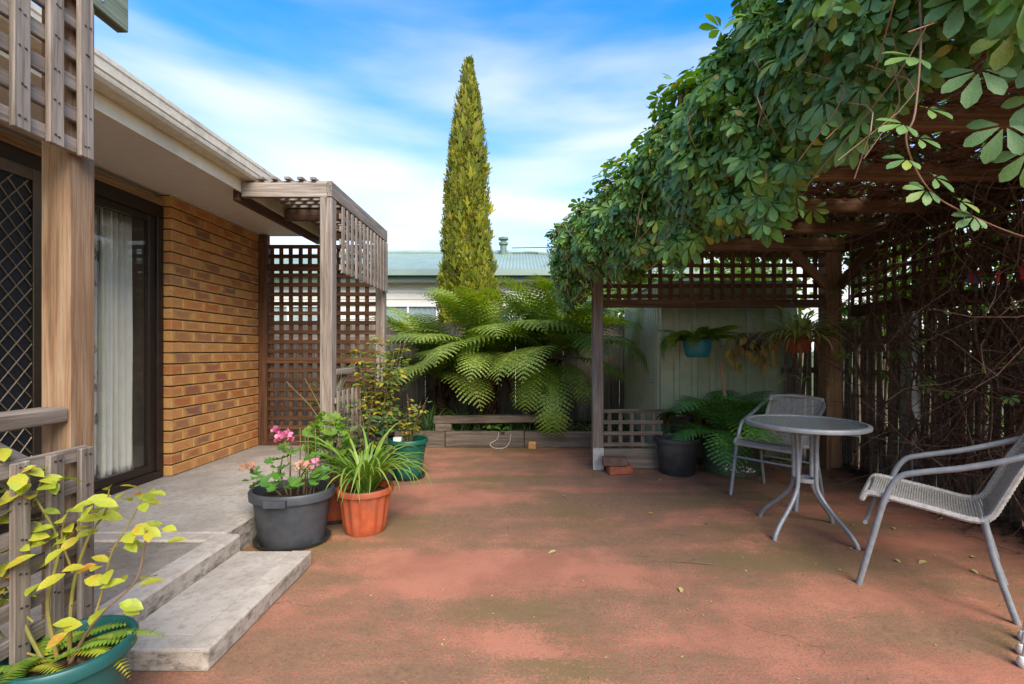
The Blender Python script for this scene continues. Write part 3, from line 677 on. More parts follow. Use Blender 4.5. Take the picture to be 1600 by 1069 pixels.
# ================================================================ green steel shed
shed = thing('garden_shed', 'sage green ribbed steel shed behind the pergola lattice', 'shed', (2.4,5.7,0))
def ribbed(name, org, u, out, length, h, pitch, depth, rib, parent, mat):
    org, u, out = Vector(org), Vector(u), Vector(out); m = MB(); s = []; t = 0
    while t < length:
        for a, d_ in ((0,0),(pitch-rib-.03,0),(pitch-rib-.015,depth),(pitch-.015,depth)): 
            if t+a <= length: s.append((t+a, d_))
        t += pitch
    s.append((length,0))
    for a, d_ in s: p = org+u*a+out*d_; m.v += [tuple(p), tuple(p+Vector((0,0,h)))]
    for i in range(len(s)-1): m.f.append((2*i,2*i+2,2*i+3,2*i+1))
    return m.build(name, mat, parent)
ribbed('front_panel', (1.50,4.95,-.02), (1,0,0), (0,-1,0), 1.40, 1.84, .19, .030, .045, shed, M['shed'])
ribbed('side_panel', (1.49,6.62,-.02), (0,-1,0), (-1,0,0), 1.65, 1.84, .085, .02, .03, shed, M['shed'])
m = MB(); m.box((2.905,4.955,-.02),(2.93,6.62,1.82)); m.build('far_panel', M['shed'], shed)
m = MB(); m.box((1.488,4.932,-.02),(1.502,4.968,1.82)); m.build('corner_trim', M['shed'], shed)
m = MB(); m.add([(1.44,4.88,1.82),(2.98,4.88,1.82),(2.98,6.67,1.86),(1.44,6.67,1.86),(1.44,4.88,1.85),(2.98,4.88,1.85),(2.98,6.67,1.89),(1.44,6.67,1.89)], [(0,3,2,1),(4,5,6,7),(0,1,5,4),(1,2,6,5),(2,3,7,6),(3,0,4,7)]); m.build('roof', M['shed'], shed)
m = MB(); m.lathe([(0,0),(.022,0),(.022,.008),(.012,.012),(.012,.035),(.02,.04),(.02,.05),(0,.052)], 14); link('latch', m.mesh('latch', True), M['galv'], shed, Vector((1.478,5.15,.78))-wpos(shed), (0,R(-90),0))

# ================================================================ neighbour's house
nb = thing('neighbour_house', 'cream weatherboard house with green corrugated roof beyond the fence', 'house', (-1,10,0))
z = .3
while z < 2.58:
    plank('weatherboard', (-7,9.99,z), (5.2,9.99,z), .155, .022, M['board'], nb, (0,-1,.12), .003); z += .142
m = MB(); m.box((-7,10.005,-.02), (5.2,14.5,2.60)); m.build('wall_core', M['board'], nb)
def win(x0, x1, z0, z1):
    w = link('window', MBf(x0,x1,z0,z1), M['frame_w'], nb)
    m = MB(); m.box((x0+.05,9.905,z0+.05),(x1-.05,9.91,z1-.05)); o = m.build('pane', M['window_dark'], nb); o.parent = w
    V = []; F = []; n = 50
    for i in range(n+1):
        x = x0+.06+(x1-x0-.12)*i/n
        for zz in (z0+.05, z1-.05): V.append((x+1, 9.935+.008*math.sin(i*1.3)-10, zz))
    for i in range(n): F.append((2*i,2*i+2,2*i+3,2*i+1))
    c_ = link('net_curtain', npmesh('net_curtain', V, F, True), M['curtain'], w)
def MBf(x0,x1,z0,z1):
    m = MB(); t = .05; ya, yb = 9.89, 9.965
    m.box((x0,ya,z0),(x0+t,yb,z1)); m.box((x1-t,ya,z0),(x1,yb,z1)); m.box((x0+t+.001,ya,z0),(x1-t-.001,yb,z0+t)); m.box((x0+t+.001,ya,z1-t),(x1-t-.001,yb,z1))
    k = (x1-x0)/2
    m.box(((x0+x1)/2-.02,ya+.01,z0+t+.001),((x0+x1)/2+.02,yb,z1-t-.001))
    return m.mesh('window', False, (-1,10,0))
win(-3.0,-1.72,1.10,2.10); win(-5.6,-4.2,1.10,2.10); win(1.4,2.8,1.1,2.1)
m = MB(); m.box((-7.2,9.74,2.56),(5.4,9.99,2.585)); m.build('soffit', M['board'], nb)
m = MB(); m.box((-7.3,9.70,2.555),(5.5,9.735,2.70)); m.build('fascia', M['trim_green'], nb)
m = MB(); m.box((-7.35,9.58,2.665),(5.55,9.695,2.785)); m.build('gutter', M['roof_green'], nb)
# corrugated hip roof
def corr(P, Q, Rr, S, n, name):
    """quad P,Q (eave) to S,R (ridge), waves across"""
    P,Q,Rr,S = map(Vector,(P,Q,Rr,S)); m = MB()
    L = (Q-P).length; k = int(L/.019)
    up = (Q-P).cross(S-P).normalized()
    for i in range(k+1):
        t = i/k; a = P.lerp(Q,t); b = S.lerp(Rr,t); h = up*.010*math.sin(i*.019/.076*6.283)
        m.v += [tuple(a+h), tuple(b+h)]
    for i in range(k): m.f.append((2*i,2*i+2,2*i+3,2*i+1))
    o = m.build(name, M['roof_green'], nb); o.data.polygons.foreach_set('use_smooth', np.ones(len(o.data.polygons), dtype=bool)); return o
def corr_tri(P, Q, T, name):  # sheets run straight up the slope, clipped by the hips
    P,Q,T = map(Vector,(P,Q,T)); m = MB(); L = (Q-P).length; k = int(L/.019); e = (Q-P).normalized(); tp = (T-P).dot(e)/L
    foot = P+(Q-P)*tp; up = (Q-P).cross(T-P).normalized()
    for i in range(k+1):
        t = i/k; f_ = t/tp if t < tp else (1-t)/(1-tp); a = P.lerp(Q,t); b = a+(T-foot)*f_; h = up*.010*math.sin(i*.019/.076*6.283)
        m.v += [tuple(a+h), tuple(b+h)]
    for i in range(k): m.f.append((2*i,2*i+2,2*i+3,2*i+1))
    return m.build(name, M['roof_green'], nb)
def corr_hip(P, Q, A, B, name):  # eave P..Q, ridge A..B shorter than the eave
    P,Q,A,B = map(Vector,(P,Q,A,B)); m = MB(); L = (Q-P).length; k = int(L/.019); e = (Q-P).normalized()
    ta = (A-P).dot(e)/L; tb = (B-P).dot(e)/L; rise = A-(P+(Q-P)*ta); up = (Q-P).cross(rise).normalized()
    for i in range(k+1):
        t = i/k; f_ = min(1, t/ta if ta > 0 else 1, (1-t)/(1-tb)); a = P.lerp(Q,t); h = up*.010*math.sin(i*.019/.076*6.283)
        m.v += [tuple(a+h), tuple(a+rise*f_+h)]
    for i in range(k): m.f.append((2*i,2*i+2,2*i+3,2*i+1))
    return m.build(name, M['roof_green'], nb)
corr_hip((-7.3,9.62,2.78),(5.5,9.62,2.78),(-4.6,12.3,3.68),(0.1,12.3,3.68),'roof')
corr_tri((5.5,9.62,2.78),(5.5,15,2.78),(0.1,12.3,3.68),'roof_end')
corr_hip((5.5,15,2.78),(-7.3,15,2.78),(0.1,12.3,3.68),(-4.6,12.3,3.68),'roof_back')
m = MB(); m.tube([(-4.65,12.3,3.695),(.12,12.3,3.695)], .06, 10); m.tube([(.1,12.3,3.695),(5.5,9.62,2.80)], .05, 10); m.tube([(-4.6,12.3,3.695),(-7.3,9.62,2.80)], .05, 10); m.build('ridge_cap', M['roof_green'], nb, True)
m = MB(); m.lathe([(.085,0),(.085,.5),(.12,.5),(.12,.56),(.07,.58),(.07,.62),(.13,.63),(.13,.68),(0,.72)], 18, (-.42,12.1,3.35)); m.build('flue', M['trim_green'], nb, True)
m = MB(); m.tube([(-.2,12.0,3.75),(6,12.6,3.98)], .012, 5); tag(m.build('power_line', M['ink']), 'upper of two thin overhead cables by the neighbouring flue', 'cable', 'overhead cables')
m = MB(); m.tube([(-.2,12.0,3.62),(6,12.6,3.80)], .010, 5); tag(m.build('power_line', M['ink']), 'lower of two thin overhead cables by the neighbouring flue', 'cable', 'overhead cables')
# ================================================================ furniture
def chair(name, label, loc, rz, mats=('chair','rattan')):
    t = thing(name, label, 'chair', loc, rz, 'woven patio chairs')
    A = M[mats[0]]; B = M[mats[1]]
    # one tube: front foot, arm, round the back, arm, front foot
    half = [(-.235,-.265,.0),(-.232,-.215,.22),(-.228,-.165,.43),(-.228,-.115,.535),(-.230,-.04,.572),(-.232,.10,.615),(-.228,.25,.675),(-.19,.335,.72),(-.10,.365,.745),(0,.37,.75)]
    pts = half + [(-x,y,z) for x,y,z in half[-2::-1]]
    m = MB(); m.tube(smooth_path(pts, 5), .0135, 10); link('arm_frame', m.mesh('arm_frame', True), A, t)
    for s in (-1,1):
        m = MB(); m.tube(smooth_path([(s*.205,.165,.405),(s*.212,.20,.22),(s*.22,.262,.0)],5), .0125, 10); link('leg', m.mesh('leg', True), A, t)
        m = MB(); m.tube([(s*.2285,-.17,.415),(s*.195,-.15,.415)], .007, 6); m.tube([(s*.205,.165,.405),(s*.20,.15,.395)], .013, 8); link('joint', m.mesh('joint', True), A, t)
    m = MB(); m.tube([(-.233,-.24,.30),(.233,-.24,.30)], .009, 8); link('stretcher', m.mesh('stretcher', True), A, t)
    m = MB(); m.tube([(-.212,.205,.25),(.212,.205,.25)], .008, 8); link('stretcher', m.mesh('stretcher', True), A, t)
    # woven shell: profile from the front lip over the seat up the back
    prof = smooth_path([(-.255,.405),(-.24,.432),(-.20,.436),(0,.410),(.13,.392),(.185,.415),(.225,.50),(.275,.62),(.335,.735)], 12)
    prof = [Vector((0,p.x,p.y)) for p in smooth_path([Vector((a.x,a.y,0)) for a in [Vector(q) for q in prof]], 1)] if False else [Vector((0,p[0],p[1])) for p in prof]
    S = [0]
    for i in range(1,len(prof)): S.append(S[-1]+(prof[i]-prof[i-1]).length)
    def at(s):
        for i in range(1,len(prof)):
            if s <= S[i] or i == len(prof)-1:
                f = (s-S[i-1])/(S[i]-S[i-1]); p = prof[i-1].lerp(prof[i], f); tg = (prof[i]-prof[i-1]).normalized(); return p, tg
    def hw(s):
        u = s/S[-1]; return .205 if u < .55 else .205-.012*(u-.55)/.45
    Ltot = S[-1]; nw = 34; ns = 84
    def ribbon(split_lo, split_hi, nm):
        V = []; F = []
        rows = [k for k in range(ns) if split_lo <= (k+.5)/ns < split_hi]
        for k in rows:                                   # weft strands across
            s = Ltot*(k+.5)/ns; p, tg = at(s); nr = Vector((1,0,0)).cross(tg).normalized()
            w = .0033; base = len(V); h_ = hw(s)
            for i in range(nw+1):
                x = -h_+2*h_*i/nw; o = .0032*(1 if (i+k)%2 else -1); sag = -.010*(1-(x/h_)**2)
                c = p+Vector((x,0,0))+nr*(o+sag)
                V += [tuple(c-tg*w), tuple(c+tg*w)]
            for i in range(nw): a = base+2*i; F.append((a,a+2,a+3,a+1))
        s0 = Ltot*split_lo; s1 = Ltot*min(split_hi,1)
        for i in range(nw):                              # warp strands front to back
            base = len(V); q = 60
            for k in range(q+1):
                s = s0+(s1-s0)*k/q; p, tg = at(s); nr = Vector((1,0,0)).cross(tg).normalized(); h_ = hw(s)
                x = -h_+2*h_*(i+.5)/nw; sag = -.010*(1-(x/h_)**2)
                for e in (-.0022,.0022): V.append(tuple(p+Vector((x+e,0,0))+nr*sag))
            for k in range(q): a = base+2*k; F.append((a,a+1,a+3,a+2))
        return link(nm, npmesh(nm, V, F), B, t)
    ribbon(0, .56, 'woven_seat'); ribbon(.56, 1.01, 'woven_backrest')
    # wrapped rim, ribbed like wound cane
    loop = []; q = 46
    for k in range(q+1): p,_ = at(Ltot*k/q); loop.append(Vector((-hw(Ltot*k/q),p.y,p.z)))
    top = [Vector((x, at(Ltot)[0].y+.022*(1-(x/.193)**2), at(Ltot)[0].z+.012*(1-(x/.193)**2))) for x in np.linspace(-.18,.18,14)]
    rt = [Vector((-p.x,p.y,p.z)) for p in reversed(loop)]
    fr = [Vector((x, at(0)[0].y, at(0)[0].z)) for x in np.linspace(.19,-.19,14)]
    path = []
    full = loop+top+rt+fr
    # resample finely and pulse the radius so that the winding shows
    for i in range(len(full)):
        a, b = full[i], full[(i+1)%len(full)]; nseg = max(1, int((b-a).length/.006))
        for j in range(nseg): path.append(a.lerp(b, j/nseg))
    path.append(path[0].copy())
    m = MB(); m.tube(path, [.0135+(.0011 if i%2 else -.0011) for i in range(len(path))], 7, False); link('rim', m.mesh('rim', True), B, t)
    return t
chair('patio_chair', 'grey woven chair behind the glass table facing the patio', (1.99,3.615,0), R(-51.9))
chair('patio_chair', 'grey woven chair with sloping arms turned away beside the stick fence', (1.985,2.254,0), R(-131.4))

tb = thing('bistro_table', 'round dimpled glass bistro table with grey tube legs', 'table', (1.765,2.90,0))
m = MB(); m.lathe([(0,.670),(.312,.670),(.314,.674),(.312,.676),(0,.676)], 64); link('glass_top', m.mesh('glass_top', True), M['tglass'], tb)
m = MB(); m.lathe([(.310,.666),(.310,.655),(.326,.653),(.336,.657),(.340,.668),(.336,.680),(.324,.684),(.3145,.682),(.3145,.666),(.310,.666)], 72); link('rim', m.mesh('rim', True), M['chair'], tb)
for k in range(4):
    a = R(28+90*k); c, s = math.cos(a), math.sin(a)
    P = [(.30,.645),(.17,.642),(.095,.63),(.075,.58),(.07,.42),(.072,.30),(.10,.235),(.17,.155),(.245,.085),(.285,.035),(.30,.0)]
    m = MB(); m.tube(smooth_path([(r*c,r*s,z) for r,z in P],4), .0125, 10); link('leg', m.mesh('leg', True), M['chair'], tb)
for z in (.60,.315):
    m = MB(); m.lathe([(.045,z),(.064,z),(.064,z+.022),(.045,z+.022),(.045,z)], 28); o = link('collar', m.mesh('collar', True), M['chair'], tb)

# folded airer at the right edge
ar = thing('clothes_airer', 'folded off white clothes airer with knobbed rod ends beside the chair', 'airer', (1.95,1.73,0))
for k, (x, y) in enumerate(((1.948,1.806),(1.856,1.726),(1.785,1.656))):
    m = MB(); q = .028
    m.tube(smooth_path([(x,y,.012),(x+.012,y,.08),(x+.03,y,.16),(x+.12,y+.03,.95)],5), .011, 9)
    m.lathe([(0,-.0),(.014,.0),(.019,.010),(.019,.024),(.012,.036),(0,.04)], 14, (x-.003,y,.0)); m.build('rod', M['white'], ar, True)
m = MB(); m.tube([(1.968+.10,1.83,.9),(1.80+.11,1.68,.9)], .009, 8); m.tube([(1.998,1.818,.35),(1.835,1.665,.35)], .008, 8); m.build('crossbar', M['white'], ar, True)

# bricks by the post
o = plank('old_brick', (.80,4.25,.038), (1.02,4.29,.038), .105, .074, M['brick_red'], None, (0,0,1), .007); tag(o, 'red brick at the bottom of the pair by the pergola post', 'brick')
o = plank('old_brick', (.755,4.27,.115), (.975,4.255,.115), .105, .074, M['brick_dirty'], None, (0,0,1), .007); tag(o, 'sooty brick lying on top of the red brick by the post', 'brick')
# line and pegs
ln = MB(); LP = smooth_path([(2.90,3.6,1.66),(2.87,3.0,1.60),(2.85,2.6,1.575),(2.84,2.2,1.60),(2.86,1.4,1.70)],8); ln.tube(LP, .002, 5); tag(ln.build('clothes_line', M['cord']), 'thin grey cord strung along the lattice below the vines', 'cord')
def peg(x, y, z, mat, label, tilt):
    t = thing('clothes_peg', label, 'peg', (x,y,z-.05), 0, 'pegs on the line')
    for s in (-1,1):
        m = MB(); m.box((-.005,-.0045,0),(.005,.0045,.078)); link('jaw', m.mesh('jaw'), M[mat], t, (s*.0, s*.0052, 0), (s*.07, tilt, 0))
    m = MB(); m.tube([(.006,-.010,.045),(.006,.010,.045)], .0025, 6); link('spring', m.mesh('spring'), M['galv'], t)
def line_z(y): return min(LP, key=lambda p: abs(p.y-y)).z
def line_x(y): return min(LP, key=lambda p: abs(p.y-y)).x
peg(line_x(2.995),2.995,line_z(2.995),'blue','blue peg clipped outermost in the bunch of four on the line',.05)
peg(line_x(2.97),2.97,line_z(2.97),'red','red peg between the two blue pegs on the line',-.06)
peg(line_x(2.945),2.945,line_z(2.945),'blue','blue peg between two red pegs on the line',.03)
peg(line_x(2.92),2.92,line_z(2.92),'red','red peg at the end of the bunch beside a blue peg',-.08)
peg(line_x(2.80),2.80,line_z(2.80),'red','lone red peg beside the bunch of pegs on the line',.04)
peg(line_x(2.66),2.66,line_z(2.66),'red','lone upright red peg farthest from the bunch on the line',-.03)
peg(line_x(2.27),2.27,line_z(2.27),'peg_wood','plain wooden peg clipped alone on the line',.02)

# ================================================================ pots
def pot(t, r0, r1, h, mat, rim=.012, rimh=.03, sx=1, sy=1, flute=None, n=48, z=0, soil=True, band=False):
    """r0 base radius, r1 rim radius"""
    m = MB(); w = .006
    rr = lambda q: r0+(r1-r0)*q
    P = [(r0*.96,0),(r0,.006)]
    for q in (.2,.4,.6,.8): P.append((rr(q), h*q))
    zr = h-rimh; P.append((rr(zr/h), zr-.004))
    if band: P[-1:-1] = [(rr(.78),h*.78),(rr(.78)+.006,h*.785),(rr(.8)+.006,h*.80),(rr(.81),h*.805)]; P = sorted(P, key=lambda a:a[1])
    P += [(r1+rim,zr),(r1+rim+.003,h-.008),(r1+rim-.002,h),(r1-.004,h),(r1-.008,h-.012),(rr(.85)-w,h*.82)]
    ff = None
    if flute: ff = lambda a, zz: 1+flute[1]*math.cos(flute[0]*a)*(1 if .01 < zz < zr-.003 else 0)
    m.lathe(P, n, (0,0,z), sx, sy, ff); m.f.append(tuple(range(len(m.v)-n, len(m.v))) if not soil else tuple(range(len(m.v)-n, len(m.v))))
    o = link('pot', m.mesh('pot', True), mat, t)
    if soil:
        V = [(0,0,z+h*.86)]; F = []; k = 28
        for ring in range(1,6):
            for i in range(k):
                a = 6.2832*i/k; q = (rr(.86)-w)*ring/5
                V.append((q*math.cos(a)*sx, q*math.sin(a)*sy, z+h*.86+random.uniform(-.006,.008)-(.006 if ring==5 else 0)))
        for i in range(k): F.append((0,1+i,1+(i+1)%k,1+(i+1)%k))
        for ring in range(4):
            for i in range(k): a=1+ring*k+i; b=1+ring*k+(i+1)%k; F.append((a,a+k,b+k,b))
        me = bpy.data.meshes.new('soil'); me.from_pydata(V, [], [f if f[2]!=f[3] else f[:3] for f in F]); me.update(); link('soil', me, M['soil'], t)
    return o
def saucer(t, r, mat, h=.03, sx=1, sy=1):
    m = MB(); m.lathe([(r*.85,.0),(r*.9,.0),(r,h),(r-.004,h),(r*.88,.006),(0,.006)], 40, (0,0,0), sx, sy); return link('saucer', m.mesh('saucer', True), mat, t)
def leaves_obj(t, base, name, mat, P, D, N, S, kind='stuff'):
    V, F = inst(base[0], base[1], frames(D, N), P, S); o = link(name, npmesh(name, V, F, True), mat, t)
    if kind: o['kind'] = kind
    return o
def leaf_each(t, base, name, mat, P, D, N, S):
    """every leaf an object of its own, one shared mesh"""
    me = npmesh(name, base[0], base[1], True); me.materials.append(mat); Fm = frames(np.asarray(D,float), np.asarray(N,float))
    for i in range(len(P)):
        o = link(name, me, None, t); Mx = Matrix(Fm[i].tolist()).to_4x4() @ Matrix.Scale(float(S[i]), 4); Mx.translation = Vector(P[i]); o.matrix_basis = Mx
def cane(t, pts, r0, r1, mat, name='stem', n=6, k=5):
    p = smooth_path(pts, k); m = MB(); m.tube(p, [r0+(r1-r0)*i/(len(p)-1) for i in range(len(p))], n); link(name, m.mesh(name, True), mat, t); return p
def bush(t, n, c, rad, base, mat, size, name='foliage', up=.4, kind='stuff', each=False, shell=.45):
    d_ = rdirs(n, -.6, 1); q = rng.uniform(shell, 1, n)[:,None]
    P = np.array(c)+d_*q*np.array(rad); D = d_*np.array([1,1,.3])+rng.normal(0,.45,(n,3)); D[:,2] -= .15
    N = d_*.5+np.array([0,0,up+.5])+rng.normal(0,.3,(n,3)); S = size*rng.uniform(.65,1.25,n)
    if each: leaf_each(t, base, name, mat, P, D, N, S)
    else: leaves_obj(t, base, name, mat, P, D, N, S, kind)
    return P
def strap_leaf(L, w, a0, droop, seg=9):
    """strap rising at elevation a0 and arching over; along +X"""
    V = []; F = []; x = z = 0; a = a0
    for i in range(seg+1):
        t = i/seg; ww = w*(.55+.9*t if t < .35 else .87*(1-((t-.35)/.65)**1.6)+.02)
        V += [(x,-ww,z+ww*.35),(x,0,z),(x,ww,z+ww*.35)]
        x += L/seg*math.cos(a); z += L/seg*math.sin(a); a -= droop/seg*(.4+1.2*t)
    for i in range(seg): b = i*3; F += [(b,b+3,b+4,b+1),(b+1,b+4,b+5,b+2)]
    return np.array(V), np.array(F)
def straps(t, n, L, w, mat, z=0, name='leaf', a=(.7,1.4), droop=(1.6,2.8), spread=.03, kinds=7):
    me = []
    for k in range(kinds):
        V, F = strap_leaf(random.uniform(*L), random.uniform(*w), random.uniform(*a), random.uniform(*droop)); q = npmesh(name, V, F, True); q.materials.append(mat); me.append(q)
    for i in range(n):
        an = random.uniform(0,6.283); r = spread*math.sqrt(random.random())
        link(name, me[i%kinds], None, t, (r*math.cos(an), r*math.sin(an), z), (random.uniform(-.2,.2), random.uniform(-.15,.15), an+random.uniform(-.5,.5)), random.uniform(.75,1.15))
# serrated rounded leaf for the geraniums
def geran_leaf():
    n = 15; V = [(0,0,0)]; F = []
    for i in range(n):
        a = -2.6+5.2*i/(n-1); r = .5*(1+(.10 if i%2 else -.06)); V.append((.15+r*math.cos(a)*.95, r*math.sin(a), .10*(1 if i%2 else -.3)+.12*r))
    V[0] = (.12,0,-.02)
    for i in range(0, n-2, 2): F.append((0,1+i,2+i,3+i))
    return np.array(V), np.array(F)
GER = geran_leaf(); VINE = leaf_base(OBOV, 1, .22, .14); ROSE = leaf_base(OVAL, 1, .28, .18); RND = leaf_base(ROUND, 1, .2, .15); BL = leaf_base(BLADE, 1, .3, .5)

# ---- charcoal oval pot with the pink geranium
t = thing('potted_plant', 'pink flowering geranium in an oval charcoal pot behind the step', 'potted plant', (-1.335,2.755,0))
pot(t, .165, .205, .315, M['p_grey'], .014, .05, 1.08, .88, (64,.006), 128); saucer(t, .20, M['p_black'], .028, 1.08, .9)
m = MB(); m.box((-.06,-.212,.262),(.06,-.185,.30)); link('handle', m.mesh('handle'), M['p_grey'], t)
stems = [((-.03,0,.27),(-.06,-.02,.40),(-.04,-.04,.50)), ((.02,.02,.27),(.05,.0,.38),(.12,-.03,.46)), ((.05,.03,.27),(.06,.04,.42),(.05,.05,.60)), ((-.07,0,.27),(-.14,-.03,.36),(-.19,-.05,.41)), ((.0,-.02,.27),(.01,-.05,.42),(.02,-.06,.60)),((.09,.02,.27),(.13,.0,.40),(.16,0,.44))]
for s in stems: cane(t, s, .006, .0035, M['cane_b'], 'stem')
P = np.array([(-.03,-.06,.50),(-.07,-.05,.45),(.0,-.08,.46),(-.02,-.10,.40),(.05,-.09,.38),(-.09,-.09,.38),(.11,-.08,.45),(.15,-.06,.42),(.10,-.12,.38),(.17,-.07,.37),(-.17,-.08,.40),(-.21,-.07,.38),(-.15,-.12,.36),(-.19,-.02,.42),(.0,.0,.53),(.06,.0,.47),(-.12,.0,.47),(.03,-.04,.54),(.13,.02,.49),(-.05,.02,.55),(.2,-.01,.40),(.06,-.13,.35),(-.03,-.13,.36)])
n = len(P); leaf_each(t, GER, 'leaf', M['geran'], P, np.stack([rng.normal(0,.8,n), -abs(rng.normal(.6,.4,n)), rng.normal(-.1,.2,n)],1), np.stack([rng.normal(0,.35,n), rng.normal(-.55,.25,n), np.ones(n)],1), rng.uniform(.055,.10,n))
def flower(t, c, r, n, mat, name):
    d_ = rdirs(n, -.2, 1); P = np.array(c)+d_*r*rng.uniform(.5,1,n)[:,None]
    o = leaves_obj(t, RND, name, mat, P, d_+rng.normal(0,.5,(n,3)), d_+rng.normal(0,.3,(n,3)), rng.uniform(.016,.030,n), None); return o
cane(t, [(.0,-.05,.46),(.0,-.07,.56),(-.005,-.08,.62)], .0025, .002, M['cane_y'])
flower(t, (-.005,-.085,.625), .038, 46, M['petal'], 'flower'); flower(t, (-.075,-.05,.655), .018, 16, M['petal'], 'flower'); flower(t, (.16,-.08,.47), .02, 14, M['petal'], 'flower')
flower(t, (.10,-.10,.455), .03, 30, M['petal_dry'], 'withered_flower'); flower(t, (-.23,-.06,.44), .03, 30, M['petal_dry'], 'withered_flower')
for a in ((.08,.0),(.11,.03),(.02,.03)): cane(t, [(a[0],a[1],.27),(a[0]+.02,a[1]-.02,.48),(a[0]+.01,a[1],.66)], .004, .0025, M['cane_b'], 'bare_stem')

# ---- terracotta fluted pot with the strappy plant
t = thing('potted_plant', 'strappy green lily in a fluted terracotta coloured pot', 'potted plant', (-.965,2.93,0))
pot(t, .122, .158, .275, M['p_terra'], .012, .035, 1, 1, (14,.035), 112)
straps(t, 120, (.42,.66), (.008,.013), M['strap'], .24, 'leaf', (.95,1.5), (1.9,3.2), .055, 9)
# ---- terracotta pot with a leafy pelargonium
t = thing('potted_plant', 'bushy lime green pelargonium in a terracotta pot on black saucer', 'potted plant', (-1.235,3.14,0))
pot(t, .115, .15, .24, M['p_terra'], .01, .03); saucer(t, .15, M['p_black'])
for k in range(7):
    a = k*.9; cane(t, [(.02*math.cos(a),.02*math.sin(a),.2),(.06*math.cos(a),.06*math.sin(a),.4),(.11*math.cos(a),.10*math.sin(a),.6)], .006, .003, M['cane_b'])
d_ = rdirs(130, -.3, 1); P = np.array((-.05,-.02,.47))+d_*np.array((.15,.15,.24))*rng.uniform(.55,1,130)[:,None]
leaf_each(t, GER, 'leaf', M['lime'], P, d_*np.array([1,1,.2])+rng.normal(0,.4,(130,3)), d_*.5+np.array([0,-.25,.8])+rng.normal(0,.25,(130,3)), rng.uniform(.045,.075,130))
for k in range(4):
    a = 2.4+k*.5; cane(t, [(-.03,-.02,.5),(-.12+.05*k,-.05,.72),(-.28+.12*k,-.10,.92+.02*k)], .003, .0015, M['cane_y'], 'flower_stalk')
# ---- black pot with the broad leaved rose
def rose(t, ncane, h, spread, base_z, mat, leafmat, lsize, nleaf, each, r0=.007):
    for k in range(ncane):
        a = k*6.283/ncane+random.uniform(-.4,.4); q = spread*random.uniform(.5,1); hh = h*random.uniform(.65,1)
        p = cane(t, [(.02*math.cos(a),.02*math.sin(a),base_z),(.4*q*math.cos(a),.4*q*math.sin(a),base_z+.45*hh),(q*math.cos(a+.2),q*math.sin(a+.2),base_z+hh)], r0, r0*.35, mat, 'cane')
        P = []; D = []; N = []; S = []
        m_ = max(1, nleaf//ncane//3)
        for j in range(m_):
            c = p[int((.3+.7*(j+.5)/m_)*(len(p)-1))]; b = random.uniform(0,6.283); out = Vector((math.cos(b),math.sin(b),random.uniform(-.1,.5))); L = lsize*random.uniform(.7,1.25)
            side = Vector((-math.sin(b),math.cos(b),0))
            for (f, sd) in ((1.3,0),(.6,.8),(.6,-.8)):
                P.append(c+out*L*f*.9+side*sd*L*.3); D.append(out+side*sd*1.1+Vector((0,0,random.uniform(-.6,.1)))); N.append(Vector((random.uniform(-.4,.4),random.uniform(-.6,.2),1))); S.append(L*random.uniform(.8,1.1))
        if each: leaf_each(t, ROSE, 'leaf', leafmat, np.array([tuple(x) for x in P]), np.array([tuple(x) for x in D]), np.array([tuple(x) for x in N]), S)
        else: leaves_obj(t, ROSE, 'leaves', leafmat, np.array([tuple(x) for x in P]), np.array([tuple(x) for x in D]), np.array([tuple(x) for x in N]), S)
t = thing('potted_plant', 'broad leaved rose turning yellow in a black pot by the porch lattice', 'potted plant', (-1.16,3.56,0))
pot(t, .125, .16, .36, M['p_black'], .012, .04)
rose(t, 8, .50, .22, .30, M['cane_b'], M['rose_g'], .065, 190, True)
t = thing('potted_plant', 'tall thin rose with small yellow leaves in a black pot', 'potted plant', (-1.20,4.02,0))
pot(t, .115, .15, .30, M['p_black'], .012, .04)
rose(t, 12, 1.2, .26, .25, M['cane_b'], M['rose_m'], .050, 1300, False, .006)
cane(t, [(.02,0,.25),(-.06,.02,.8),(-.02,0,1.35)], .006, .002, M['cane_b'], 'cane')
# ---- green pot
t = thing('potted_plant', 'sparse rose in a bright green banded pot on a black saucer', 'potted plant', (-.985,4.14,0))
pot(t, .115, .16, .345, M['p_green'], .012, .035, band=True); saucer(t, .15, M['p_black'])
rose(t, 7, .46, .24, .29, M['cane_b'], M['rose_m'], .042, 220, False, .005)
straps(t, 16, (.25,.45), (.0025,.004), M['weed'], .29, 'grass_blade', (.9,1.4), (1.4,2.6), .06, 5)
m = MB(); m.box((-.12,-.05,.29),(-.05,.0,.36)); link('plant_tag', m.mesh('plant_tag'), M['paper'], t)
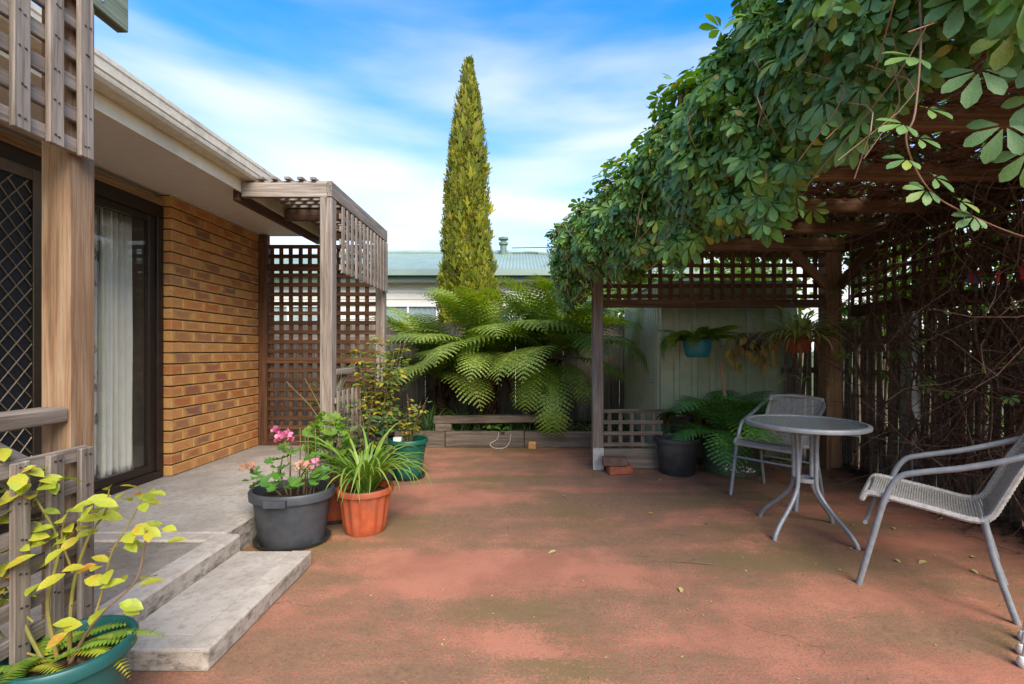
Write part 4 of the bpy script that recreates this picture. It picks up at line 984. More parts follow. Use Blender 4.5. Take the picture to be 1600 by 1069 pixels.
# ---- teal pot in the near corner with the yellow rose
t = thing('potted_plant', 'yellowing rose in a dark teal pot by the honey brown post', 'potted plant', (-1.25,1.30,0))
pot(t, .10, .138, .305, M['p_teal'], .010, .034, band=False, n=64)
m = MB(); m.box((-.017,-.0005,-.03),(.017,.0005,.03)); st = link('sticker', m.mesh('sticker'), M['paper'], t, (.0865,-.0985,.215), (R(8),0,R(40)))
for k in range(11):
    w = random.choice((.0008,.0014,.002)); x = -.013+.0026*k
    m = MB(); m.box((x-w/2,-.0011,-.024),(x+w/2,-.0007,.012)); link('bar', m.mesh('bar'), M['ink'], st)
CY = [ [(-.04,-.02,.25),(-.10,-.03,.40),(-.135,-.02,.55),(-.10,0,.70),(-.06,.0,.80)],
       [(-.03,.0,.25),(-.06,.0,.42),(-.05,.02,.58),(-.12,.0,.75),(-.16,-.02,.86)],
       [(.0,.0,.25),(-.01,.02,.44),(.03,.03,.58),(.10,.03,.66),(.13,.02,.73)],
       [(.01,-.01,.25),(.07,-.01,.33),(.16,-.02,.41),(.27,-.01,.49),(.30,.0,.62)],
       [(.10,-.01,.36),(.11,.02,.46),(.13,.03,.55),(.18,.05,.63),(.22,.06,.70)],
       [(-.08,-.02,.38),(-.15,-.06,.50),(-.18,-.06,.64),(-.14,-.08,.74)],
       [(-.02,0,.25),(-.13,-.04,.34),(-.2,-.05,.52),(-.22,-.05,.70)],
       [(.0,.01,.50),(-.02,.0,.60),(.02,-.02,.68)] ]
P = []; D = []; N = []; S = []
for ci, pts in enumerate(CY):
    pts = [(x*(.72 if x > 0 else 1), y, z) for x, y, z in pts]
    p = cane(t, pts, .0052 if ci < 4 else .0032, .0018, M['cane_y'] if ci != 3 else M['cane_b'], 'cane', 7)
    for j in range(10):
        q = p[int((.38+.62*j/9)*(len(p)-1))]; b = random.uniform(0,6.283); out = Vector((math.cos(b), math.sin(b), random.uniform(-.1,.4))); side = Vector((-math.sin(b),math.cos(b),0)); L = random.uniform(.044,.066)
        for (f, sd) in ((1.0,0),(.45,.9),(.45,-.9)):
            if random.random() < .66:
                P.append(tuple(q+out*L*f+side*sd*L*.25)); D.append(tuple(out+side*sd+Vector((0,0,random.uniform(-.7,.1))))); N.append((random.uniform(-.4,.4),random.uniform(-.9,.0),1)); S.append(L*random.uniform(.8,1.1))
    for j in range(3):                       # thorns
        q = p[int(random.uniform(.1,.9)*(len(p)-1))]; m = MB(); dv = Vector((random.uniform(-1,1),random.uniform(-1,1),.2)).normalized(); m.tube([q, q+dv*.012], [.0025,.0003], 5); link('thorn', m.mesh('thorn'), M['cane_b'], t)
leaf_each(t, ROSE, 'leaf', M['rose_y'], np.array(P), np.array(D), np.array(N), S)
# small fishbone fern growing in the same pot
def simple_frond(L, n, pl, droop, mat):
    V = []; F = []; x = z = 0; a = .7
    for i in range(n):
        tt = i/(n-1); l = pl*math.sin(math.pi*(.12+.85*tt))**.7
        for s in (-1,1):
            b = len(V); w = l*.23
            V += [(x-w,0,z),(x+w,0,z),(x+w*1.2+l*.15,s*l*.7,z+.002-.1*l),(x+l*.2,s*l,z-.2*l)]; F.append((b,b+1,b+2,b+3))
        x += L/n*math.cos(a); z += L/n*math.sin(a); a -= droop/n
    me = npmesh('frond', V, F); me.materials.append(mat); return me
sf_ = [simple_frond(.24,24,.026,1.3,M['fern_lime']), simple_frond(.20,22,.022,1.8,M['rose_y'])]
for k in range(14): link('frond', sf_[k%2], None, t, (-.07+.03*math.cos(k),-.02+.03*math.sin(k),.262), (0,0,k*2.4+.3), random.uniform(.75,1.1))
link('frond', sf_[1], None, t, (.0,.02,.27), (0,.2,-.15), 1.1); link('frond', sf_[0], None, t, (-.02,.01,.27), (0,.1,.35), 1.1)

# ---- tubs under the pergola
t = thing('nursery_tub', 'empty black nursery tub beside the small lattice', 'tub', (1.445,4.30,0))
m = MB(); m.lathe([(.15,0),(.155,.006),(.185,.295),(.205,.297),(.208,.325),(.200,.33),(.188,.33),(.183,.30),(.150,.02),(0,.02)], 48); link('pot', m.mesh('pot', True), M['p_black'], t)
# ferns: bipinnate fronds
def frond_mesh(L, a0, droop, mat, npin=21, pmax=.22, nl=6, name='frond'):
    V = []; F = []; x = z = 0.0; a = a0; pts = []
    seg = npin+4
    for i in range(seg+1):
        t_ = i/seg; pts.append((Vector((x,0,z)), Vector((math.cos(a),0,math.sin(a))), t_)); st_ = L/seg
        x += st_*math.cos(a); z += st_*math.sin(a); a -= droop/seg*(.35+1.3*t_)
    r = .0055*L
    for i in range(seg):
        p, tg, t_ = pts[i]; p2, tg2, t2 = pts[i+1]; b = len(V); ra, rb = r*(1-.85*t_), r*(1-.85*t2); nn = Vector((-tg.z,0,tg.x)); n2 = Vector((-tg2.z,0,tg2.x))
        for pp, rr_, nx_ in ((p,ra,nn),(p2,rb,n2)): V += [tuple(pp+Vector((0,-rr_,0))), tuple(pp+nx_*rr_), tuple(pp+Vector((0,rr_,0)))]
        F += [(b,b+3,b+4,b+1),(b+1,b+4,b+5,b+2)]
    for i in range(4, seg+1):
        p, tg, t_ = pts[i]; nrm = Vector((-tg.z,0,tg.x)); u = (i-4)/(seg-4)
        pl = L*pmax*(math.sin(math.pi*min(1,.22+.70*u))**.8)*(1 if u < .8 else (1-u)/.2*.8+.2)*random.uniform(.9,1.08)
        for s in (-1,1):
            fw = .35+.45*u; sw = Vector((0,s,0)); d0 = (sw+tg*fw).normalized(); dr_ = random.uniform(.25,.5)
            q = p.copy(); dd_ = d0.copy()
            for j in range(nl):
                v_ = (j+.5)/nl; w = pl*.088*(1-v_**1.7)+.003; sl = pl/nl
                side = dd_.cross(nrm).normalized()*1.0
                for e in (-1,1):
                    b = len(V); tip = q+side*e*w*1.0+dd_*(sl*.75)-nrm*w*.15
                    V += [tuple(q), tuple(q+dd_*sl*.98), tuple(tip+dd_*sl*.15), tuple(tip-dd_*sl*.5)]
                    F.append((b,b+1,b+2,b+3))
                q = q+dd_*sl; dd_ = (dd_-nrm*dr_*v_*.28+Vector((0,0,-.10*v_))).normalized()
    me = npmesh(name, V, F); me.materials.append(mat); return me
FT = [frond_mesh(1.25,.95,1.7,M['fern']), frond_mesh(1.3,.65,1.3,M['fern']), frond_mesh(1.2,.45,1.5,M['fern']), frond_mesh(1.2,1.28,1.35,M['fern']), frond_mesh(1.0,.1,1.2,M['fern_lime']), frond_mesh(1.25,.75,2.3,M['fern_lime'])]
FDEAD = [frond_mesh(1.0,-.2,1.6,M['dead'],18,.16,4), frond_mesh(.9,-.5,1.2,M['dead'],18,.14,4)]
def tree_fern(label, x, y, h, nf, tr, seedo, hang=()):
    t = thing('tree_fern', label, 'tree fern', (x,y,.10)); random.seed(seedo)
    m = MB(); P = []; 
    for k in range(9): P.append((tr*(1.15-.25*k/8)*random.uniform(.92,1.08), h*k/8))
    P.append((0,h+.02)); m.lathe(P, 22, flute=lambda a,z: 1+.10*math.sin(a*7+z*23)+.08*math.sin(a*3-z*31)); link('trunk', m.mesh('trunk'), M['fibre'], t)
    m = MB()
    for k in range(70):                                   # old frond stubs
        a = random.uniform(0,6.283); z = random.uniform(.02,h); q = tr*1.02; dz = random.uniform(.08,.16)
        m.tube([(q*.8*math.cos(a),q*.8*math.sin(a),z),(q*1.15*math.cos(a),q*1.15*math.sin(a),z+dz*.6),(q*1.35*math.cos(a+.05),q*1.35*math.sin(a+.05),z+dz)], [.010,.009,.006], 5)
    o = link('frond_stubs', m.mesh('frond_stubs'), M['twig'], t); o['kind'] = 'stuff'
    for k in range(nf):
        a = 6.283*k/nf*2.0+random.uniform(-.25,.25); ring = k/nf
        me = FT[3] if ring < .38 else FT[0] if ring < .62 else FT[1] if ring < .82 else FT[2] if ring < .94 else FT[4]
        if random.random() < .15: me = FT[5]
        link('frond', me, None, t, (.03*math.cos(a),.03*math.sin(a),h), (random.uniform(-.25,.25), random.uniform(-.12,.12), a), random.uniform(.98,1.3))
    for k in range(7): link('dead_frond', FDEAD[k%2], None, t, (.05*math.cos(k*.95),.05*math.sin(k*.95),h-.04), (random.uniform(-.3,.3), random.uniform(.1,.5), k*.95), random.uniform(.5,.75))
    for (az, me, sc, tilt) in hang: link('frond', FT[me], None, t, (.06*math.cos(az),.06*math.sin(az),h-.03), (0, tilt, az), sc)
    return t
tree_fern('tree fern beside the golden conifer leaning over the long plank', -.42, 6.02, .86, 36, .12, 11, ((R(200),2,1.0,.25),(R(225),1,.95,.3),(R(170),1,1.1,.1),(R(190),0,1.05,.05)))
tree_fern('tree fern nearest the shed with fronds drooping over the sleepers', .42, 6.0, .90, 36, .13, 23, ((R(245),5,.95,.60),(R(266),5,1.02,.95),(R(292),2,.85,.45)))
tree_fern('smaller tree fern at the fence behind the green pot', -1.05, 6.35, .62, 20, .10, 31)
random.seed(5)
# potted fern, olive pot with white paint spots
FD = [frond_mesh(.72,.95,2.3,M['fern_dark'],18,.26,5), frond_mesh(.66,.6,2.1,M['fern_dark'],18,.26,5), frond_mesh(.6,1.25,1.7,M['fern_dark'],16,.26,5)]
t = thing('potted_plant', 'large arching fern in a squat olive pot spotted with white paint', 'potted plant', (1.98,4.36,0))
pot(t, .25, .275, .32, M['p_olive'], .008, .03)
for k in range(24): link('frond', FD[k%3], None, t, (.05*math.cos(k*2.4),.05*math.sin(k*2.4),.29), (random.uniform(-.2,.2),random.uniform(-.25,.1),k*2.4), random.uniform(1.0,1.35))
sp = MB()
for k in range(46):
    a = random.gauss(-1.55,.5); z = .05+abs(random.gauss(0,.035)); r = .25+(.025)*z/.32+.0015; s = random.choice((.003,.004,.006,.010)); c = (r*math.cos(a), r*math.sin(a), z)
    tn = Vector((-math.sin(a),math.cos(a),0)); sp.add([Vector(c)+tn*s*math.cos(q)+Vector((0,0,s*math.sin(q)*random.uniform(.6,1.1))) for q in np.linspace(0,5.4,7)], [tuple(range(7))])
o = link('paint_spots', sp.mesh('paint_spots'), M['paper'], t)
plank('stake', Vector((1.96,4.36,.25)), Vector((1.90,4.42,1.0)), .03, .022, M['wood_post'], t, (0,1,0), .002)
t = thing('potted_plant', 'rusty brown and lime maidenhair fern drooping from a tall black pot', 'potted plant', (1.62,4.66,0))
pot(t, .09, .13, .50, M['p_black'], .01, .03)
RS = [simple_frond(.34,26,.05,2.6,M['fern_rust']), simple_frond(.30,24,.045,3.2,M['fern_rust']), simple_frond(.36,26,.045,2.0,M['fern_lime'])]
for k in range(34): link('frond', RS[k%3], None, t, (.04*math.cos(k*2.4),.04*math.sin(k*2.4),.47), (random.uniform(-.4,.4),random.uniform(-.2,.3),k*2.4), random.uniform(.75,1.15))
# ---- hanging baskets, hooked on the lattice rail
def hanger(t, z_top, r, z_rim, mat='cord'):
    for k in range(3):
        a = .5+k*2.094; m = MB(); m.tube([(r*math.cos(a),r*math.sin(a),z_rim),(0,.10,z_top)], .0022, 5); link('hanger_wire', m.mesh('hanger_wire'), M[mat], t)
t = thing('hanging_plant', 'fern in a teal hanging pot against the shed wall', 'hanging plant', (1.63,4.30,1.06))
m = MB(); m.lathe([(.085,0),(.10,.01),(.122,.08),(.125,.15),(.133,.152),(.133,.165),(.120,.165),(.115,.12),(0,.12)], 40); link('pot', m.mesh('pot', True), M['p_hang'], t); hanger(t, .52, .12, .16)
HF = [simple_frond(.40,26,.075,1.3,M['fern_lime']), simple_frond(.44,28,.08,2.8,M['fern_lime']), simple_frond(.34,24,.05,2.0,M['fern_rust'])]
for k in range(34): link('frond', HF[(0,0,1,0,2)[k%5]], None, t, (.05*math.cos(k*2.4),.05*math.sin(k*2.4),.13), (random.uniform(-.3,.3),random.uniform(-.4,.1),k*2.4), random.uniform(.7,1.1))
t = thing('hanging_plant', 'withered yellow succulent spilling from a hanging basket', 'hanging plant', (2.13,4.30,1.12))
m = MB(); m.lathe([(.06,0),(.08,.01),(.105,.09),(.112,.092),(.112,.10),(.10,.10),(.09,.07),(0,.07)], 32); link('pot', m.mesh('pot', True), M['p_black'], t); hanger(t, .46, .10, .10)
for k in range(26):
    a = k*2.4; q = random.uniform(.10,.24); cane(t, [(.04*math.cos(a),.04*math.sin(a),.09),(.7*q*math.cos(a),.7*q*math.sin(a),.16),(q*math.cos(a),q*math.sin(a),random.uniform(-.12,.08))], .004, .0025, M['cane_b'], 'stem', 5, 4)
    e = np.array((q*math.cos(a),q*math.sin(a),0))
P = []; 
for k in range(70):
    a = random.uniform(0,6.283); q = random.uniform(.08,.25); P.append((q*math.cos(a),q*math.sin(a)*.8,random.uniform(-.14,.13)))
leaf_each(t, leaf_base(OVAL,1,.5,.1), 'leaf', M['succ'], np.array(P), np.stack([rng.normal(0,.4,70),rng.normal(0,.4,70),-np.ones(70)],1), rng.normal(0,1,(70,3)), rng.uniform(.06,.095,70))
t = thing('hanging_plant', 'spider plant with dry red straps in a hanging basket by the post', 'hanging plant', (2.54,4.28,1.10))
m = MB(); m.lathe([(.07,0),(.085,.01),(.115,.11),(.124,.112),(.124,.122),(.11,.122),(.10,.09),(0,.09)], 32); link('pot', m.mesh('pot', True), M['p_terra'], t); hanger(t, .49, .115, .12)
straps(t, 130, (.38,.62), (.010,.016), M['spider'], .11, 'leaf', (.5,1.4), (1.3,2.6), .06, 8)
straps(t, 44, (.34,.52), (.010,.016), M['strap_dry'], .10, 'dry_leaf', (.3,.8), (2.6,3.6), .09, 6)
for k in range(3):
    a = (-.3,.9,3.6)[k]; p = cane(t, [(0,0,.12),(.22*math.cos(a),.22*math.sin(a),.05),(.27*math.cos(a),.27*math.sin(a),-.28)], .002, .0015, M['cane_y'], 'runner', 5)
    V, F = strap_leaf(.15,.005,.9,1.8); me = npmesh('plantlet_leaf', V, F, True); me.materials.append(M['spider'])
    for j in range(9): link('plantlet_leaf', me, None, t, p[-1], (0,0,j*2.4), random.uniform(.7,1.2))

# ================================================================ golden conifer
t = thing('conifer_tree', 'tall narrow golden green conifer rising behind the fence', 'tree', (-.84,7.62,0))
HT = 5.85
def rad(z):
    u = z/HT; return .475*(1 if u < .22 else max(0,(1-((u-.22)/.78)**1.75)))**.9*(.92+.08*math.sin(u*9))*min(1,(HT+.02-z)/.55)**.45 + .006
m = MB(); m.tube([(0,0,-.02),(0,0,3),(.02,0,5.6)], [.09,.05,.012], 10); link('trunk', m.mesh('trunk', True), M['cane_b'], t)
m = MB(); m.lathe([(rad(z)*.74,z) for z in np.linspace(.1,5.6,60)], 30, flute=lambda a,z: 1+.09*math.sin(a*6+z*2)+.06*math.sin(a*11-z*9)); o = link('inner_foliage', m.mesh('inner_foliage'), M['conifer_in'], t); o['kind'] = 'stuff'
n = 46000; z = HT*(1-np.sqrt(rng.uniform(0,1,n)))*1.02; z = np.clip(np.where(rng.uniform(0,1,n)<.45, rng.uniform(.1,HT,n), z), .1, HT-.05); a = rng.uniform(0,2*np.pi,n)
lump = 1+.13*np.sin(a*6+z*2)+.09*np.sin(a*11-z*9+1)+.08*np.sin(a*3+z*5)
rr = np.array([rad(q) for q in z])*lump*rng.uniform(.72,1.0,n)
rr = rr*(1+.10*np.sin(z*6+a*2)*np.sin(z*2.3+a))
P = np.stack([rr*np.cos(a)+.03*np.sin(z*1.3), rr*np.sin(a), z], 1); out = np.stack([np.cos(a),np.sin(a),np.zeros(n)],1)
D = out*rng.uniform(.15,.7,n)[:,None]+np.array([0,0,1])+rng.normal(0,.22,(n,3)); N = out+rng.normal(0,.8,(n,3))
SPR = (np.array([(0,-.06,0),(0,.06,0),(.45,.16,.03),(.45,-.16,.03),(1,.05,.0),(1,-.05,0),(.2,.1,0),(.6,.42,.06),(.68,.34,.06),(.2,-.1,0),(.6,-.42,.06),(.68,-.34,.06)]), np.array([(0,1,2,3),(3,2,4,5),(6,7,8,2),(9,3,11,10)]))
leaves_obj(t, SPR, 'foliage', M['conifer'], P, D, N, rng.uniform(.04,.095,n))
n = 900; z = rng.uniform(1.0,5.8,n); a = rng.uniform(0,2*np.pi,n); rr = np.array([rad(q) for q in z])*rng.uniform(.9,1.12,n); P = np.stack([rr*np.cos(a),rr*np.sin(a),z],1); out = np.stack([np.cos(a),np.sin(a),np.zeros(n)],1)
leaves_obj(t, SPR, 'foliage_tip', M['conifer'], P, out*.3+np.array([0,0,1]), out+rng.normal(0,.5,(n,3)), rng.uniform(.09,.2,n))
# ================================================================ the vine on the pergola
vine = thing('climbing_vine', 'dense five leaved vine covering the pergola roof and hanging over its edge', 'vine', (3.05,2.6,0))
VO = np.array((3.05,2.6,0))
def palmate(curl=.14, fold=.22, sc=(1,1,1,1,1)):
    VINE = leaf_base(OBOV, 1, fold, curl); parts = []
    for k, (an, L) in enumerate(((0,1.0),(.72,.92),(-.72,.92),(1.5,.74),(-1.5,.74))):
        V, F = VINE[0]*L*sc[k], VINE[1]; V = V+np.array((.14,0,0)); c, s = math.cos(an), math.sin(an)
        tilt = .10*(k%3)-.12; V = V+np.array((0,0,1))*(tilt*V[:,:1])
        parts.append((V@np.array(((c,s,0),(-s,c,0),(0,0,1))), F))
    return merge(parts)
PALM = palmate(); PALM2 = palmate(.45,.35,(1,.8,1.05,.7,1.1)); PALM3 = palmate(-.15,.1,(.9,1.1,.75,1.15,.4))
OUT = np.array((-.982,-.187,0))
def zb(y): return 1.73+np.where(y<2.0,(2.0-y)*.10,0)+.07*np.sin(5.3*y+.6)+.05*np.sin(13*y)+np.where(y>4.1,-.06,0)
def zt(y): return 2.33+.03*np.sin(3.1*y)+.03*np.sin(8*y+2)+np.where(y<2.8,(2.8-y)*.24,0)
n = 7800; y = rng.uniform(.95,4.72,n); u = rng.uniform(0,1,n)**.85; z = zb(y)+(zt(y)-zb(y))*u
bul = .0+.15*np.sin(np.pi*np.clip(u,0,1)**.8)+.04*np.sin(9*y+4*z)+.03*np.sin(23*y-11*z); q = bul-rng.uniform(0,1,n)**1.6*.16
P = np.stack([EX(y)+OUT[0]*q, y+OUT[1]*q, z],1)
end = np.clip((y-4.35)/.35,0,1)[:,None]                    # wrap round the far end
P[:,1] += (end[:,0]*.12*rng.uniform(0,1,n)); P[:,0] += end[:,0]*rng.uniform(-.02,.22,n)
Nn = OUT*1.0+np.array((0,-.35,0))+np.stack([rng.normal(0,.4,n),rng.normal(0,.4,n),.25+.9*u**2+rng.normal(0,.3,n)],1)
D = np.stack([rng.normal(0,.55,n)-.25,rng.normal(0,.55,n)-.15,-1+.5*u+rng.normal(0,.35,n)],1); S = rng.uniform(.040,.068,n)
# pendulous sprays below the edge
for yy, dz, off in ((2.30,.20,.10),(2.36,.14,.05),(2.24,.12,.1),(1.72,.16,.08),(1.66,.10,.04),(3.1,.08,.05),(3.6,.10,.06),(4.3,.12,.06),(4.45,.15,.04),(4.55,.14,.0),(1.42,.12,.06),(2.75,.10,.06),(1.95,.09,.05)):
    k = 26; tz = rng.uniform(0,1,k); zz = zb(np.array([yy]))[0]+.05-dz*tz*1.2; w = (1-tz)*.10+.02
    P = np.concatenate([P, np.stack([EX(yy)+OUT[0]*off+rng.normal(0,1,k)*w*.6, yy+rng.normal(0,1,k)*w, zz],1)]); Nn = np.concatenate([Nn, OUT+np.array((0,-.5,.3))+rng.normal(0,.4,(k,3))])
    D = np.concatenate([D, np.stack([rng.normal(0,.5,k),rng.normal(0,.5,k),-np.ones(k)],1)]); S = np.concatenate([S, rng.uniform(.045,.07,k)])
cull = (P[:,0]/P[:,1] > 10)
# the biggest ones in view become leaves of their own
px = 812+732*P[:,0]/P[:,1]; py = 548-732*(P[:,2]-1.12)/P[:,1]; vis = (px>850)&(px<1610)&(py>-10)&(py<480)
score = np.where(vis, S/P[:,1]*(1+.5*(q.mean() if False else 0)), 0)
order = np.argsort(-score); big = order[:255]; rest = order[255:]
for i_, pm in enumerate((PALM,PALM2,PALM3)): b_ = big[i_::3]; leaf_each(vine, pm, 'leaf', M['vine_near'] if i_ else M['vine'], P[b_]-VO, D[b_], Nn[b_], S[b_]*(1,1.15,.85)[i_])
for i_, pm in enumerate((PALM,PALM2,PALM3)):
    b_ = rest[i_::3]; leaves_obj(vine, pm, 'edge_foliage', M['vine'], P[b_]-VO, D[b_], Nn[b_], S[b_]*(1,1.2,.8)[i_])
b_ = rest[rng.choice(len(rest), 150, False)]; leaves_obj(vine, VINE, 'withered_leaves', M['litter'], P[b_]-VO+OUT*.02, D[b_], Nn[b_]+rng.normal(0,.6,(150,3)), S[b_]*.9)
m = MB()
for k in range(70):                          # bare hanging stems
    yy = random.uniform(1.1,4.6); o_ = random.uniform(.04,.16); zz = random.uniform(1.75,2.3); p0 = Vector((EX(yy)+OUT[0]*o_, yy+OUT[1]*o_, zz)); m.tube([tuple(a-Vector(VO)) for a in smooth_path([p0, p0+Vector((random.gauss(0,.05),random.gauss(0,.08),-.12)), p0+Vector((random.gauss(0,.09),random.gauss(0,.12),-.28))],3)], .0016, 4, False)
o = link('hanging_stems', m.mesh('hanging_stems'), M['stem_red'], vine); o['kind'] = 'stuff'
# canopy on top
n = 3600; y = rng.uniform(1.1,4.75,n); x = EX(y)+rng.uniform(-.04,1,n)*(3.35-EX(y)); z = 2.31+.03*np.sin(3*x+2*y)+.03*np.sin(7*y-4*x)+rng.uniform(-.03,.06,n)+np.where(y<2.8,(2.8-y)*.2,0)
leaves_obj(vine, PALM, 'roof_foliage', M['vine'], np.stack([x,y,z],1)-VO, np.stack([rng.normal(0,1,n),rng.normal(0,1,n),rng.normal(-.2,.3,n)],1), np.stack([rng.normal(0,.4,n),rng.normal(0,.4,n),np.ones(n)],1), rng.uniform(.055,.09,n))
# matted dead growth that closes the roof
nx, ny = 70, 100; V = []; F = []
for j in range(ny+1):
    yy = 1.1+3.6*j/ny
    for i in range(nx+1):
        xx = EX(yy)+.02+(3.3-EX(yy))*i/nx; V.append((xx-VO[0], yy-VO[1], 2.262+.02*math.sin(5*xx+3*yy)+random.uniform(-.022,.022)))
for j in range(ny):
    for i in range(nx):
        if random.random() > .22: a = j*(nx+1)+i; F.append((a,a+1,a+nx+2,a+nx+1))
o = link('dead_mat', npmesh('dead_mat', V, F), M['twig'], vine); o['kind'] = 'stuff'
n = 1800; y = rng.uniform(1.1,4.65,n); x = EX(y)+.05+rng.uniform(0,1,n)*(3.2-EX(y)); z = 2.26+rng.uniform(-.05,.03,n)
leaves_obj(vine, VINE, 'dead_leaves', M['dead'], np.stack([x,y,z],1)-VO, rng.normal(0,1,(n,3)), rng.normal(0,1,(n,3)), rng.uniform(.04,.07,n))
n = 3000; y = rng.uniform(1.2,4.7,n); z = 2.42-1.15*rng.uniform(0,1,n)**1.3; x = 3.24+.05*np.sin(6*y+5*z)+rng.uniform(-.04,.16,n); keep = np.sin(7.3*y+2*z)*np.sin(9.1*z-3*y)+.35*np.sin(23*y+17*z) > -.15; x, y, z = x[keep], y[keep], z[keep]; n = len(x)
leaves_obj(vine, PALM, 'outer_foliage', M['vine'], np.stack([x,y,z],1)-VO, np.stack([rng.normal(.3,.5,n),rng.normal(0,.6,n),-np.ones(n)],1), np.stack([np.ones(n),rng.normal(0,.5,n),rng.normal(.5,.4,n)],1), rng.uniform(.055,.085,n))
n = 700; y = rng.uniform(4.5,4.75,n); x = rng.uniform(.6,3.3,n); z = 2.06+rng.uniform(0,.35,n)
leaves_obj(vine, PALM, 'back_foliage', M['vine'], np.stack([x,y,z],1)-VO, np.stack([rng.normal(0,.5,n),rng.normal(.3,.6,n),-np.ones(n)],1), np.stack([rng.normal(0,.5,n),np.ones(n),rng.normal(.5,.4,n)],1), rng.uniform(.055,.085,n))
# twigs: under the roof and along the right side
def twig_set(name, gen, count, r, steps, wob, zmin=.02):
    m = MB()
    for _ in range(count):
        p, d_ = gen(); pts = [Vector(p)]; d_ = Vector(d_).normalized(); st_ = random.uniform(.07,.16)
        for k in range(steps):
            d_ = (d_+Vector((random.gauss(0,wob),random.gauss(0,wob),random.gauss(0,wob)))).normalized(); pts.append(pts[-1]+d_*st_); e = pts[-1]; e.x = max(e.x, EX(e.y)+.12); e.z = max(zmin, min(e.z, 2.30)); e.x = min(e.x, 3.22)
        rr = random.uniform(*r); m.tube([tuple(p-Vector(VO)) for p in pts], [rr*(1-.6*k/steps) for k in range(steps+1)], 4, False)
    o = link(name, m.mesh(name, True), M['twig'], vine); o['kind'] = 'stuff'; return o
def g_roof():
    y = random.uniform(1.1,4.6); return (random.uniform(EX(y)+.25,3.15), y, random.uniform(2.19,2.30)), (random.gauss(0,1), random.gauss(0,1), random.gauss(-.01,.06))
def g_wall():
    y = random.uniform(1.7,3.75); z = 2.2-1.95*random.random()**1.5
    return (random.uniform(2.88,3.12), y, z), (random.gauss(0,.18), random.gauss(0,1), random.gauss(-.1,.8))
def g_corner():
    y = random.uniform(1.6,3.6); return (random.uniform(2.6,3.15), y, random.uniform(1.75,2.28)), (random.gauss(.2,.7), random.gauss(0,.7), random.gauss(-.3,.6))
twig_set('roof_twigs', g_roof, 800, (.0018,.0042), 8, .25, 2.165)
twig_set('wall_twigs', g_wall, 760, (.0022,.006), 8, .28)
twig_set('corner_twigs', g_corner, 150, (.002,.005), 9, .3)
random.seed(12)
SV = [((3.08,2.3,0),(3.02,2.45,.5),(2.98,2.75,.9),(2.95,3.25,1.3),(2.92,3.3,1.75),(2.9,3.0,2.2)), ((3.10,3.3,0),(3.0,3.1,.45),(2.97,2.8,.62),(2.96,2.5,.95),(2.98,2.35,1.5),(2.95,2.5,2.2)),
      ((3.09,3.6,0),(3.02,3.55,.5),(2.96,3.75,1.0),(2.95,3.9,1.5),(2.9,3.6,2.2)), ((3.1,2.6,.0),(2.98,2.5,.35),(2.95,2.9,.52),(2.97,3.5,.60),(3.05,4.0,.66)),
      ((3.08,2.0,0),(3.0,2.15,.7),(2.93,2.3,1.25),(2.95,2.1,1.7),(2.85,2.2,2.25)), ((3.1,2.85,0),(3.03,2.9,.6),(2.98,2.6,1.1),(2.95,2.75,1.55),(2.8,2.9,2.25)), ((3.08,4.1,0),(3.0,4.05,.7),(2.96,4.2,1.3),(2.9,4.1,2.2)), ((3.06,2.45,.0),(2.96,2.6,.8),(2.92,2.95,1.05),(2.94,3.0,1.6),(2.9,2.7,2.2))]
for k, s in enumerate(SV):
    p = smooth_path(s, 7); m = MB(); r0 = (.020,.017,.014,.012,.021,.013,.012,.011)[k]; m.tube([tuple(a-Vector(VO)) for a in p], [r0*(1-.45*i/len(p))*random.uniform(.9,1.1) for i in range(len(p))], 8); link('woody_stem', m.mesh('woody_stem', True), M['twig'], vine)
for k in range(16):                          # thinner forking stems
    y0_ = random.uniform(1.9,4.0); p = [Vector((3.06,y0_,random.uniform(0,.6)))]; dv = Vector((0,random.gauss(0,.5),1)).normalized()
    for q_ in range(9):
        dv = (dv+Vector((random.gauss(0,.08),random.gauss(0,.35),random.gauss(.05,.2)))).normalized(); e = p[-1]+dv*.22; e.x = min(3.12,max(2.88,e.x)); e.y = min(4.3,max(1.7,e.y)); e.z = min(e.z,2.2); p.append(e)
    for (a_, b_, r_) in ((0,9,random.uniform(.007,.012)),):
        pp = smooth_path(p[a_:b_+1],4); m = MB(); m.tube([tuple(a-Vector(VO)) for a in pp], [r_*(1-.6*i/len(pp)) for i in range(len(pp))], 6)
        f0 = p[4]; fk = smooth_path([f0, f0+Vector((-.03,random.choice((-.2,.2)),.18)), f0+Vector((-.05,random.choice((-.35,.35)),.5))],4); m.tube([tuple(a-Vector(VO)) for a in fk], [r_*.55*(1-.6*i/len(fk)) for i in range(len(fk))], 6)
        link('woody_stem', m.mesh('woody_stem', True), M['twig'], vine)
n = 260; leaves_obj(vine, VINE, 'clinging_dead_leaves', M['dead'], np.stack([rng.uniform(2.9,3.12,n), rng.uniform(1.8,4.2,n), rng.uniform(.1,2.1,n)],1)-VO, rng.normal(0,1,(n,3)), rng.normal(0,1,(n,3)), rng.uniform(.035,.065,n))
# a few live leaves inside on the right side
n = 46; y = rng.uniform(2.2,4.3,n); z = rng.choice([.9,1.05,1.25,1.5,1.7],n)+rng.normal(0,.06,n); leaves_obj(vine, PALM, 'inner_leaves', M['vine'], np.stack([rng.uniform(2.84,2.95,n),y,z],1)-VO, np.stack([rng.normal(-.4,.4,n),rng.normal(0,.6,n),rng.normal(-.6,.4,n)],1), np.stack([-np.ones(n),rng.normal(-.6,.4,n),rng.normal(.6,.3,n)],1), rng.uniform(.04,.06,n))
